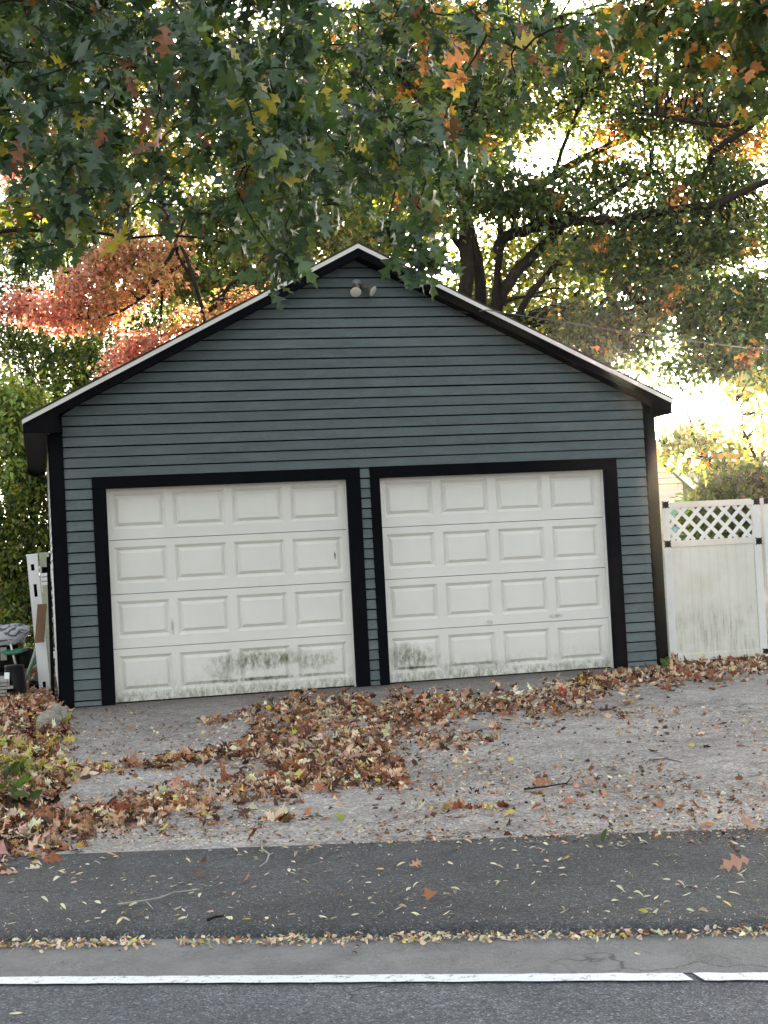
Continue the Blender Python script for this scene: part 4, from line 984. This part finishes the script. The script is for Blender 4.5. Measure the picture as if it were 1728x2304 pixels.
# service cable from the gable to the right
a = on_y(1018, 697, -0.02); b = np.array([16.5, 2.0, 3.95])
pts = [a, a+np.array([0.12, -0.10, -0.05]), a+np.array([0.30, -0.25, -0.05])]
e0 = pts[-1]
for i in range(1, 15):
    t_ = i/14; q = e0*(1-t_)+b*t_; q[2] -= 0.55*math.sin(math.pi*t_); pts.append(q)
tag(MB().tube(pts, 0.0055, 6).build('overhead_cable', M['lamp_body'], None, True, origin=a), 'thin grey service cable running from the gable off to the right', 'cable')

# ------------------------------------------------------------------ oak overhanging from the left, close to the camera
oak_base = np.array([-3.4, -4.3, -0.1])
oak = thing('oak_tree', 'oak with big lobed leaves hanging over the driveway from the upper left', 'tree', tuple(oak_base))
OL = [
    ([(-3.4,-4.3,3.2),(-1.9,-5.4,4.5),(0.0,-6.4,4.75),(1.4,-6.8,4.8),(2.2,-6.9,5.0)], .06, .010),
    ([(-3.4,-4.3,4.0),(-1.2,-4.6,5.0),(1.0,-4.9,5.4),(2.8,-5.2,5.9)], .06, .010),
    ([(-3.4,-4.3,2.9),(-2.2,-6.2,3.9),(-0.9,-7.4,4.2),(0.6,-7.8,4.2)], .045, .008),
    ([(-3.4,-4.3,4.4),(-1.0,-3.3,5.3),(1.5,-2.6,5.8),(2.8,-2.6,6.3)], .05, .010),
    ([(-3.4,-4.3,3.0),(-1.6,-3.4,3.7),(0.1,-3.0,3.95),(1.6,-3.2,3.75)], .028, .006)]
tr = MB().tube(curve(oak_base-np.array([0, 0, 0.15]), (-3.4, -4.3, 4.5), 0, 7, 0.012)+[np.array([-3.5, -4.3, 6.8]), np.array([-3.6, -4.4, 8.5])], list(np.linspace(0.30, 0.16, 8))+[0.10, 0.03], 14)
tr.build('trunk', M['bark'], oak, True)
olp = []; olt = []
for pts, ra, rb in OL:
    pts = [np.array(q, float) for q in pts]; fine = []
    for i in range(len(pts)-1):
        p0, p1, p2, p3 = pts[max(i-1, 0)], pts[i], pts[i+1], pts[min(i+2, len(pts)-1)]
        for s in range(6):
            u = s/6; fine.append(0.5*((2*p1)+(-p0+p2)*u+(2*p0-5*p1+4*p2-p3)*u*u+(-p0+3*p1-3*p2+p3)*u**3)+0.02*rng.normal(size=3))
    fine.append(pts[-1]); MB().tube(fine, list(np.linspace(ra, rb, len(fine))), 8).build('limb', M['bark_dark'], oak, True); olp += fine
OLP = np.array(olp)
YB = ([-300,0,100,200,300,420,500,560,620,700,780,850,930,1000,1060,1110,1170,1260,1340,1420,1800], [640,640,600,565,520,505,535,600,665,615,530,560,655,640,590,480,330,230,130,60,20])
cl = []
while len(cl) < 540:
    u, v = rng.uniform(-160, 1450), rng.uniform(-330, 670)
    yb = np.interp(u, *YB)
    if v > yb: continue
    dens = 1.0 if v < yb-190 else 0.30+0.5*(yb-v)/190
    if u > 720: dens *= 0.42
    if u > 1020: dens *= 0.45
    if v < -60: dens *= 0.5
    if ((u-800)/120)**2+((v-590)/95)**2 < 1: continue
    if rng.random() > dens: continue
    d = rng.uniform(6.6, 11.2) if u < 700 else rng.uniform(7.8, 11.8)
    if v > yb-60: d = rng.uniform(6.8, 9.5)
    p = at(u, v, d)
    if p[2] > 6.6: continue
    cl.append((u, v, d, *p))
# sprigs that hang in front of the roof edges
for u, v, d in ((640,600,7.4),(672,640,7.4),(610,650,7.6),(655,560,7.8),(925,585,8.0),(945,605,8.2),(975,590,8.3),(910,555,8.4),(1010,595,8.6),(880,545,8.6),(20,570,7.2),(60,600,7.3)):
    cl.append((u, v, d, *at(u, v, d)))
cl = np.array(cl); P = cl[:, 3:6]
tw = MB()
Cs, Ds, Ns, Ts, US = [], [], [], [], []
nodes = OLP.copy(); order_ = np.argsort([np.linalg.norm(OLP-p, axis=1).min() for p in P])
for i in order_:
    p = P[i]; u, v, d = cl[i, :3]
    dd = np.linalg.norm(nodes-p, axis=1); q = nodes[np.argmin(dd)]
    end = p; cc = curve(q, end, 0.08, 5, 0.10); tw.tube(cc, list(np.linspace(0.0045+0.003*min(2, dd.min()), 0.0025, len(cc))), 5, False)
    nodes = np.concatenate([nodes, np.array(cc[2:])])
    ax = nrm(cc[-1]-cc[-3]); n = int(rng.integers(10, 16))
    kind_ = rng.random(); top_rust = (u > 830 and v < 300)
    for k in range(n):
        s = rng.random()*0.42; base = end-ax*s + 0.03*rng.normal(size=3)
        dirn = nrm(ax*0.7+0.75*rng.normal(size=3)+np.array([0, 0, -0.55]))
        Cs.append(base); Ds.append(dirn); Ns.append(np.array([0, -0.75, 0.9])+0.75*rng.normal(size=3))
        r = rng.random() if i < 540 else rng.uniform(0.1, 1)
        if top_rust and kind_ < 0.16: c = [G['rust'], G['orange'], (.45,.30,.05), G['brown']][int(rng.integers(4))]
        elif r < 0.035: c = (.42,.34,.05)
        elif r < 0.060: c = (.24,.09,.04)
        elif r < 0.17: c = (.13,.17,.03)
        elif r < 0.42: c = (.024,.050,.022)
        elif r < 0.64: c = (.064,.118,.036)
        else: c = (.044,.086,.044)
        Ts.append(np.array(c)*(1+0.18*rng.normal())); US.append((u, v, d))
tag(tw.build('twigs', M['bark_dark'], oak), kind='stuff')
Cs, Ds, Ns, Ts, US = map(np.array, (Cs, Ds, Ns, Ts, US)); Ts = np.clip(Ts, 0.006, 0.8)
SZ = 0.128*(0.65+0.75*rng.random(len(Cs)))
au, av, aw = project(Cs)
inv = (au > 0) & (au < 1728) & (av > 0) & (av < 700)
score = np.where(inv, SZ/aw, 0); order = np.argsort(-score); big = order[:296]; rest = order[296:]
leaves('foliage', oak, M['oak_leaf'], 'oak', Cs[rest], Ds[rest], Ns[rest], SZ[rest], Ts[rest], 0.38, 0.35)
# the 296 leaves that show largest are leaves of their own, sharing a set of leaf meshes
pal = [(.044,.086,.044),(.052,.10,.040),(.064,.118,.036),(.10,.14,.03),(.42,.34,.05),(.24,.09,.04),(.42,.15,.035)]
protos = []
for c in pal:
    for v_ in range(5):
        o = leaves('leaf', oak, M['oak_leaf'], 'oak', np.zeros((1, 3)), np.array([[0, 1.0, 0]]), np.array([[0, 0, 1.0]]), np.ones(1), np.array([c])*(0.85+0.08*v_), 0.38, 0.35, stuff=False)
        me = o.data; V = np.empty(len(me.vertices)*3, np.float32); me.vertices.foreach_get('co', V); V = V.reshape(-1, 3)+oak_base.astype(np.float32); me.vertices.foreach_set('co', V.ravel()); me.update()
        protos.append((np.array(c), me)); bpy.data.objects.remove(o)
for i in big:
    dist = [np.abs(np.log(Ts[i]+.01)-np.log(c+.01)).sum() for c, m_ in protos[::5]]; j = int(np.argmin(dist))*5+int(rng.integers(5))
    o = bpy.data.objects.new('leaf', protos[j][1]); link(o, oak)
    y = nrm(Ds[i]); z = nrm(Ns[i]-y*(Ns[i]@y)); x = np.cross(y, z); s = SZ[i]; l_ = Cs[i]-oak_base
    o.matrix_local = Matrix(((x[0]*s, y[0]*s, z[0]*s, l_[0]), (x[1]*s, y[1]*s, z[1]*s, l_[1]), (x[2]*s, y[2]*s, z[2]*s, l_[2]), (0, 0, 0, 1)))
# maple reaching in from beyond the right edge
tree('maple_tree', 'nearer maple bough with green and orange leaves in the upper right corner', 'tree', (10.2, -2.0, -0.1), 0.085, (10.0, -2.2, 4.2),
     [(1600,50,11.5,130,60,40),(1690,150,11,70,110,34),(1470,20,12,100,50,22),(1720,20,10.5,80,60,24),(1560,150,12,70,40,10),(1400,90,12.5,60,40,8),(1640,-120,11.5,160,90,30)],
     [(G['green'], 5), (G['mid'], 4), (G['dark'], 1.5), (G['orange'], 1.2), (G['gold'], .6), (G['bright'], .8)], 0.105, 8, 0.24, twig=0.8, barkm='bark_dark', lshape='maple', droop=0.7)

# ------------------------------------------------------------------ fallen leaves
B = dict(brown=(.24,.105,.052), dark=(.075,.034,.022), tan=(.52,.31,.19), pale=(.70,.52,.36), yellow=(.62,.48,.11), red=(.32,.07,.04), rust=(.37,.155,.07), cream=(.74,.65,.47), lime=(.46,.48,.10), pink=(.52,.30,.22))
litter = [(B['brown'], 4), (B['tan'], 4.5), (B['pale'], 5.0), (B['rust'], 3.2), (B['dark'], 3.2), (B['yellow'], .45), (B['red'], .6), (B['pink'], .7), (B['cream'], 3)]
def drift_points(poly, n):
    """poly: (u, v, half thickness in pixels) along a drift; returns points on the ground"""
    poly = np.array(poly, float); g = np.array([ground_at(u, v) for u, v, h in poly]); up = np.array([ground_at(u, v-h) for u, v, h in poly]); dn = np.array([ground_at(u, v+h) for u, v, h in poly])
    seg = np.linalg.norm(np.diff(g, axis=0), axis=1)*np.array([np.linalg.norm(up[i]-dn[i]) for i in range(len(g)-1)]); seg /= seg.sum()
    i = rng.choice(len(seg), n, p=seg); t = rng.random(n); s = np.clip(rng.normal(size=n)*0.55, -1.35, 1.35)
    wob = 1+0.35*np.sin(7*(i+t)+1.3)+0.2*np.sin(19*(i+t))
    a = up[i]*(1-t[:, None])+up[i+1]*t[:, None]; b = dn[i]*(1-t[:, None])+dn[i+1]*t[:, None]; m = (a+b)/2
    p = m + (b-a)/2*(s*wob)[:, None]
    return p, np.exp(-(s**2)*1.6)
DR = []
def drift(poly, n, hgt): p, k = drift_points(poly, n); DR.append((p, k*hgt))
drift([(-60,1880,60),(0,1872,56),(120,1858,46),(208,1848,38),(310,1828,40),(417,1807,42),(525,1790,44),(625,1772,46),(740,1750,46),(833,1745,38),(905,1762,18)], 4000, 0.035)
drift([(120,1742,16),(200,1740,18),(300,1734,19),(417,1715,20),(520,1698,20),(620,1676,44)], 1000, 0.045)
drift([(560,1650,34),(640,1640,52),(720,1635,62),(830,1628,56),(940,1612,46),(1000,1600,38)], 3100, 0.035)
drift([(600,1720,40),(700,1700,46),(800,1690,44),(880,1700,30)], 1100, 0.05)
drift([(450,1632,12),(520,1622,16),(600,1605,26),(700,1590,26),(820,1590,26)], 650, 0.04)
drift([(900,1612,42),(1040,1600,40),(1146,1586,36),(1250,1570,38),(1354,1550,32),(1458,1532,27),(1562,1512,24),(1728,1502,26),(1800,1495,24)], 4700, 0.04)
drift([(940,1680,34),(1040,1668,26),(1120,1655,16)], 320, 0.02)
drift([(960,1828,9),(1060,1822,10),(1150,1822,6)], 60, 0.02)
drift([(1180,1600,12),(1300,1600,10),(1400,1608,9),(1500,1606,9)], 80, 0.01)
drift([(560,1850,9),(650,1846,12),(720,1840,8)], 45, 0.01)
drift([(0,1928,16),(100,1915,14),(200,1905,10)], 120, 0.01)
# leaf-covered soil left of the driveway and beyond
n = 6500; u = rng.uniform(-120, 160, n); v = rng.uniform(1545, 1800, n); pts = []
for a, b in zip(u, v):
    g = ground_at(a, b)
    if g[0] < drv_left(g[1])+0.05*rng.normal() and not (g[1] > -0.1 and g[0] > -0.04): pts.append(g)
pts = np.array(pts); DR.append((pts, 0.05*np.ones(len(pts))))
n = 1500; q = np.c_[rng.uniform(-3.5, -0.05, n), rng.uniform(0, 7, n), np.zeros(n)]; DR.append((q, 0.03*np.ones(n)))
n = 700; q = np.c_[rng.uniform(6.4, 9.5, n), rng.uniform(-0.9, 0.7, n), np.zeros(n)]; DR.append((q, 0.05*np.ones(n)))
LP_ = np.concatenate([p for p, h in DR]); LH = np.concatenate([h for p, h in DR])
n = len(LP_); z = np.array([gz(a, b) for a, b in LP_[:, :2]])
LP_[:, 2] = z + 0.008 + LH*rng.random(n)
def lie(n, tilt=0.45):
    a = rng.random(n)*2*math.pi; N = np.c_[tilt*rng.normal(size=(n, 2)), np.ones(n)]
    D = np.c_[np.cos(a), np.sin(a), 0.25*tilt*rng.normal(size=n)]; return D, N
tint = pick(litter, n, 0.22)
fr = (LP_[:, 2]-z-0.008)/np.maximum(LH, 1e-3); low = (fr < 0.30) & (rng.random(n) < 0.75); tint[low] = pick([(B['dark'], 5), (B['brown'], 3), ((.12,.06,.035), 4)], int(low.sum()))   # lower leaves darkened: shade between leaves put into their colour
au, av, aw = project(LP_); yl = (au < 260) & (av > 1655) & (av < 1730) & (rng.random(n) < 0.4); tint[yl] = pick([(B['yellow'], 3), (B['lime'], 2), (B['cream'], 1)], int(yl.sum()))
wet = (LP_[:, 1] > 0.2) & (LP_[:, 0] < 0); tint[wet] = pick([(B['pink'], 4), (B['tan'], 3), (B['rust'], 3), (B['brown'], 2), (B['pale'], 2)], int(wet.sum()))
D, N = lie(n, 1.0); sz = 0.044*(0.35+1.5*rng.random(n)**1.5); sh_ = rng.random(n)
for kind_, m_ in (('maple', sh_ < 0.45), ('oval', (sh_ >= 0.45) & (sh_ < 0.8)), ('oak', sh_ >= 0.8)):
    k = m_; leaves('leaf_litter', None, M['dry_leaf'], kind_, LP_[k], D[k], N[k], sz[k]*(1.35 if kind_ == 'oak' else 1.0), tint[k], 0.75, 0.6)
# thin scatter over the driveway, with crumbs of broken leaf and grit
def region(n, u0, u1, v0, v1):
    return np.array([ground_at(a, b) for a, b in zip(rng.uniform(u0, u1, n), rng.uniform(v0, v1, n))])
sc1 = np.concatenate([region(750, 800, 1760, 1590, 1850), region(120, 150, 560, 1600, 1700), region(110, 160, 520, 1735, 1800), region(60, 640, 1728, 1850, 1885)])
sc1 = sc1[[g[0] > drv_left(g[1]) for g in sc1]]; n = len(sc1); D, N = lie(n, 0.35); sc1[:, 2] += 0.010
leaves('leaf_scatter', None, M['dry_leaf'], 'maple', sc1, D, N, 0.042*(0.4+0.9*rng.random(n)), pick(litter, n), 0.7, 0.5)
cr_ = np.concatenate([region(11000, -20, 1760, 1590, 1890), region(1500, -20, 1760, 1850, 1900), region(900, 150, 1500, 1545, 1610)]); cr_ = cr_[[(g[0] > drv_left(g[1])) and g[1] < -0.03 for g in cr_]]
n = len(cr_); D, N = lie(n, 0.5); cr_[:, 2] += 0.007
leaves('leaf_crumbs', None, M['dry_leaf'], 'oval', cr_, D, N, 0.021*(0.35+1.2*rng.random(n)**2), pick([(B['tan'], 3), (B['pale'], 3), (B['brown'], 4), (B['dark'], 4), (B['cream'], 3)], n), 0.4, 0.4, width=1.2)
# gutter: pale small leaves gathered under the lip of the strip
gx = rng.uniform(-1.2, 3.8, 2200); dens = 0.55+0.45*np.sin(gx*3.1+0.4)*np.sin(gx*7.7)
gx = gx[(rng.random(len(gx)) < np.clip(dens+0.35, 0, 1)) & ~((np.abs(gx-0.30) < 0.05))]; n = len(gx)
off = np.abs(rng.normal(size=n))*0.042
gp2 = np.c_[gx, np.array([y_curb(a) for a in gx])-0.03-off, -0.240+0.022*rng.random(n)*np.exp(-off*12)]
D, N = lie(n, 0.6); leaves('gutter_leaves', None, M['dry_leaf'], 'oval', gp2, D, N, 0.022*(0.5+0.9*rng.random(n)), pick([(B['cream'], 6), (B['pale'], 4), (B['tan'], 2), (B['yellow'], .8), (B['brown'], 1)], n), 0.5, 0.4, width=1.35)
# specks of dust and grit on the asphalt
sp = np.concatenate([region(700, -20, 1760, 1900, 2110)]); n = len(sp); D, N = lie(n, 0.3); sp[:, 2] += 0.006
leaves('leaf_specks', None, M['dry_leaf'], 'oval', sp, D, N, 0.010*(0.5+1.0*rng.random(n)), pick([(B['cream'], 5), (B['tan'], 2), (B['pale'], 4)], n), 0.4, 0.3)
# single leaves one can point to
def single(u, v, size, col, kind_, label, yaw, tilt=0.3, curl=0.5, name='fallen_leaf', cat='leaf', lift=0.012, group=None, fold=0.4, up=None):
    g = ground_at(u, v); a = rad(yaw); c = g+np.array([0, 0, lift])
    N = np.array([[tilt*math.cos(a*2.3), tilt*math.sin(a*1.7), 1.0]]); D = np.array([[math.cos(a), math.sin(a), 0.06 if up is None else up]])
    if kind_ == 'oak' and size > 0.11: N = np.array([[-0.15, -0.55, 1.0]]); curl, fold = 0.2, 0.2
    o = leaves(name, None, M['dry_leaf'], kind_, np.zeros((1, 3)), D, N, np.array([size]), np.array([col]), curl, fold, stuff=False)
    me = o.data; V = np.empty(len(me.vertices)*3, np.float32); me.vertices.foreach_get('co', V); V = V.reshape(-1, 3)
    V[:, 2] -= V[:, 2].min(); me.vertices.foreach_set('co', V.ravel()); me.update()
    o.location = tuple(g+np.array([0, 0, 0.006])); return tag(o, label, cat, group)
SL = [
 (1692,1958,0.15,(.46,.25,.17),'oak','large pinkish tan oak leaf on the dark asphalt near the right edge',182,.3,.25),
 (1672,1925,0.10,(.24,.15,.10),'oak','brown curled oak leaf just above the large pinkish one',190,.6,.5),
 (972,2030,0.075,B['rust'],'maple','rust curled maple leaf alone in the middle of the dark asphalt',80,.8,.9),
 (1262,1812,0.12,B['rust'],'oak','rust oak leaf standing on its lobes on the grey driveway',20,.9,.6),
 (1245,1768,0.13,B['rust'],'oak','rust oak leaf lying beside a dark twig on the driveway',170,.6,.5),
 (1218,1828,0.07,B['red'],'maple','small dark red leaf left of the standing rust leaf',140,.6,.6),
 (1345,1762,0.10,B['rust'],'oak','long rust leaf flat on the driveway right of the twig',185,.5,.4),
 (707,1874,0.055,B['lime'],'maple','round yellow-green leaf at the top edge of the dark asphalt',60,.3,.2),
 (776,1850,0.07,(.30,.33,.06),'maple','olive green leaf just above the round yellow-green one',200,.6,.5),
 (225,1938,0.10,B['pink'],'oval','tan folded leaf with a dark end on the left asphalt',10,.8,.7),
 (45,1965,0.11,B['pink'],'oak','pinkish flat leaf on the asphalt by the left edge',185,.3,.3),
 (592,1903,0.085,(.17,.05,.035),'maple','dark red curled leaf with a pale twig under it',175,.7,.8),
 (720,1925,0.075,B['tan'],'oak','tan curled leaf right of the dark red leaf and twig',185,.5,.6),
 (545,1990,0.06,B['rust'],'maple','small rust leaf low in the middle left of the asphalt',30,.6,.7),
 (455,1952,0.05,(.26,.17,.14),'maple','grey-brown leaf in the left middle of the asphalt',75,.6,.6),
 (420,1978,0.085,B['pink'],'oak','pale brown crumpled leaf on the left middle asphalt',10,.7,.9),
 (920,1957,0.075,B['tan'],'oak','tan leaf on the asphalt above the rust maple leaf',15,.5,.6),
 (1610,1860,0.09,(.50,.25,.12),'oval','orange-tan leaf on the driveway just above the asphalt',175,.4,.3),
 (1710,1868,0.11,B['pink'],'oak','brown leaf with an upright tip at the right picture edge',160,.9,.7),
 (985,1885,0.09,(.56,.33,.20),'oval','peach leaf on the seam between driveway and asphalt',200,.5,.4),
 (1485,1725,0.06,B['yellow'],'maple','pale yellow leaf on the right part of the driveway',60,.5,.4),
 (1560,1685,0.055,B['yellow'],'maple','small yellow leaf tucked against a dark curled one',100,.5,.5),
 (1580,1690,0.085,B['dark'],'oak','dark curled leaf right of the small yellow one',30,.9,.9),
 (1218,1648,0.05,B['yellow'],'oval','bright yellow leaf below the drift on the right driveway',10,.3,.3),
 (1160,1838,0.08,B['yellow'],'maple','yellow leaf at the end of the small leaf pile on the driveway',195,.4,.4),
 (790,2152,0.028,B['brown'],'oval','tiny brown leaf on the dusty road shoulder',10,.8,.9),
 (137,2174,0.028,(.62,.46,.24),'oval','tan round leaf on the dusty shoulder at the left',60,.4,.4),
 (1442,2150,0.03,B['pale'],'oval','small pale leaf with a dark tip on the shoulder at the right',185,.5,.5),
 (52,2282,0.05,B['cream'],'oval','pale straw-like leaf on the road below the white line at left',185,.2,.2),
 (140,1632,0.11,B['lime'],'maple','bright yellow-green leaf lying by the stones at the garage corner',20,.6,.4),
 (370,1872,0.09,B['yellow'],'maple','yellow maple leaf on the lower edge of the left leaf pile',75,.5,.4),
 (690,1690,0.06,B['yellow'],'oval','bright yellow round leaf in the middle of the big leaf drift',40,.6,.2)]
for q in SL: single(*q[:9])
grn = single(1357,1900,0.08,(.05,.09,.03),'oval','small dark green leaf standing upright on the asphalt',60,.2,.3,up=2.5)
nl = 285; k = 0
while k < nl:
    u, v = rng.uniform(5, 1722), 1900+225*rng.random()**1.6
    g = ground_at(u, v)
    if g[1] > y_strip(g[0])-0.03 or g[1] < y_curb(g[0])+0.12: continue
    if rng.random() > 0.35+0.65*(math.sin(u*0.011+0.5)*math.sin(v*0.03) > -0.15): continue
    single(u, v, 0.024+0.022*rng.random(), pick([(B['cream'], 8), (B['pale'], 2), (B['yellow'], .7)], 1)[0], 'oval', 'tiny pale yellow leaflet lying on the dark asphalt strip', rng.uniform(0, 360) if rng.random() < .4 else rng.normal()*35-5, .12, .3, name='leaflet', group='pale leaflets strewn over the dark asphalt strip'); k += 1
for k in range(18):
    while True:
        u, v = rng.uniform(1000, 1725), rng.uniform(1640, 1880)
        break
    g = ground_at(u, v); r = 0.006+0.004*rng.random()
    o = MB().lathe([(0.0005, -r*1.1), (r*0.7, -r*0.8), (r, 0), (r*0.8, r*0.7), (r*0.2, r*1.4), (0.0005, r*1.6)], (0, 0, 0), (rng.normal(), rng.normal(), 0.4), 8).build('acorn', M['acorn'], None, True); o.location = tuple(g+np.array([0, 0, r*0.8+0.004]))
    tag(o, 'small dark acorn lying on the grey driveway', 'acorn', 'acorns strewn over the right of the driveway')
# twigs on the ground
def gtwig(pxs, r, label, mt='twig', fork=None):
    pts = [ground_at(u, v)+np.array([0, 0, 0.012+0.01*rng.random()]) for u, v in pxs]; m = MB().tube(pts, list(np.linspace(r, r*0.5, len(pts))), 6)
    if fork:
        pts2 = [ground_at(u, v)+np.array([0, 0, 0.014]) for u, v in fork]; m.tube(pts2, list(np.linspace(r*0.7, r*0.3, len(pts2))), 5)
    o = m.build('twig', M[mt], None, True, origin=pts[0]); tag(o, label, 'twig')
pale = mat_worn('bleached_twig', (0.42, 0.39, 0.35), 0.8, 0.2, 0.3, 20.0); M['pale'] = pale
gtwig([(588,1895),(590,1918),(606,1930),(600,1946),(585,1955)], 0.006, 'bleached crooked twig under the dark red leaf', 'pale', [(606,1930),(615,1925)])
gtwig([(265,2044),(320,2036),(360,2030),(390,2015),(450,2010)], 0.005, 'long thin forked twig across the left asphalt', 'pale', [(330,2036),(345,2052)])
gtwig([(300,2076),(318,2064),(328,2054)], 0.005, 'short grey twig below the long forked twig')
gtwig([(1180,1782),(1230,1776),(1275,1768),(1286,1755)], 0.006, 'dark twig beside a rust leaf on the driveway', 'bark_dark')
gtwig([(1460,1715),(1500,1712),(1535,1720)], 0.005, 'brown twig lying by a pale yellow leaf')
gtwig([(470,2104),(485,2095),(505,2092)], 0.008, 'curved dark twig at the edge above the gutter leaves', 'bark_dark')
# weeds
def weed(u0, u1, v0, v1, n, size, pal, name, label, up=0.9):
    p = region(n, u0, u1, v0, v1); D = np.c_[rng.normal(size=(n, 2)), up*np.abs(rng.normal(size=n))+0.2]; N = np.c_[0.8*rng.normal(size=(n, 2)), np.ones(n)]
    p[:, 2] += 0.10*rng.random(n)
    c = p.mean(0); c[2] = p[:, 2].min()
    t = thing(name, label, 'weed', tuple(c)); leaves('foliage', t, M['leaf'], 'oval', p, D, N, size*(0.6+0.7*rng.random(n)), pick(pal, n)); 
    m = MB()
    for q in p[:1]: m.tube([np.array([c[0]+0.5*(q[0]-c[0]), c[1]+0.5*(q[1]-c[1]), gz(q[0], q[1])-0.01]), q], [0.004, 0.002], 4, False)
    m.build('stem', M['twig'], t); return t
weed(5, 78, 1762, 1815, 46, 0.10, [(G['green'], 3), (G['mid'], 3), (G['bright'], 1)], 'weed_clump', 'dark green broad-leaved weed in the leaves at the left edge')
weed(0, 100, 1735, 1762, 60, 0.06, [(G['bright'], 3), (G['mid'], 3), (G['lime'], 2), (G['yellow'], 1)], 'weed_clump', 'yellow-green low weeds just above the dark green one')
weed(1492, 1512, 1488, 1516, 26, 0.07, [(G['bright'], 2), (G['mid'], 4), (G['green'], 2)], 'weed_clump', 'little pale green weed at the foot of the right black corner board')

# ------------------------------------------------------------------ thin volume added to imitate lens bloom round the low sun on the right
hz = MB().box(-235, 235, -75, 260, -1.3, 20.0).build('bloom_haze', bpy.data.materials.new('bloom_volume')); hz['kind'] = 'stuff'
m = hz.data.materials[0]; m.use_nodes = True; nt = m.node_tree; nt.nodes.remove(nt.nodes['Principled BSDF'])
pv = nt.nodes.new('ShaderNodeVolumePrincipled'); pv.inputs['Density'].default_value = 0.00014; pv.inputs['Anisotropy'].default_value = 0.92
pv.inputs['Color'].default_value = (1.0, 0.95, 0.86, 1); nt.links.new(pv.outputs[0], nt.nodes['Material Output'].inputs['Volume'])
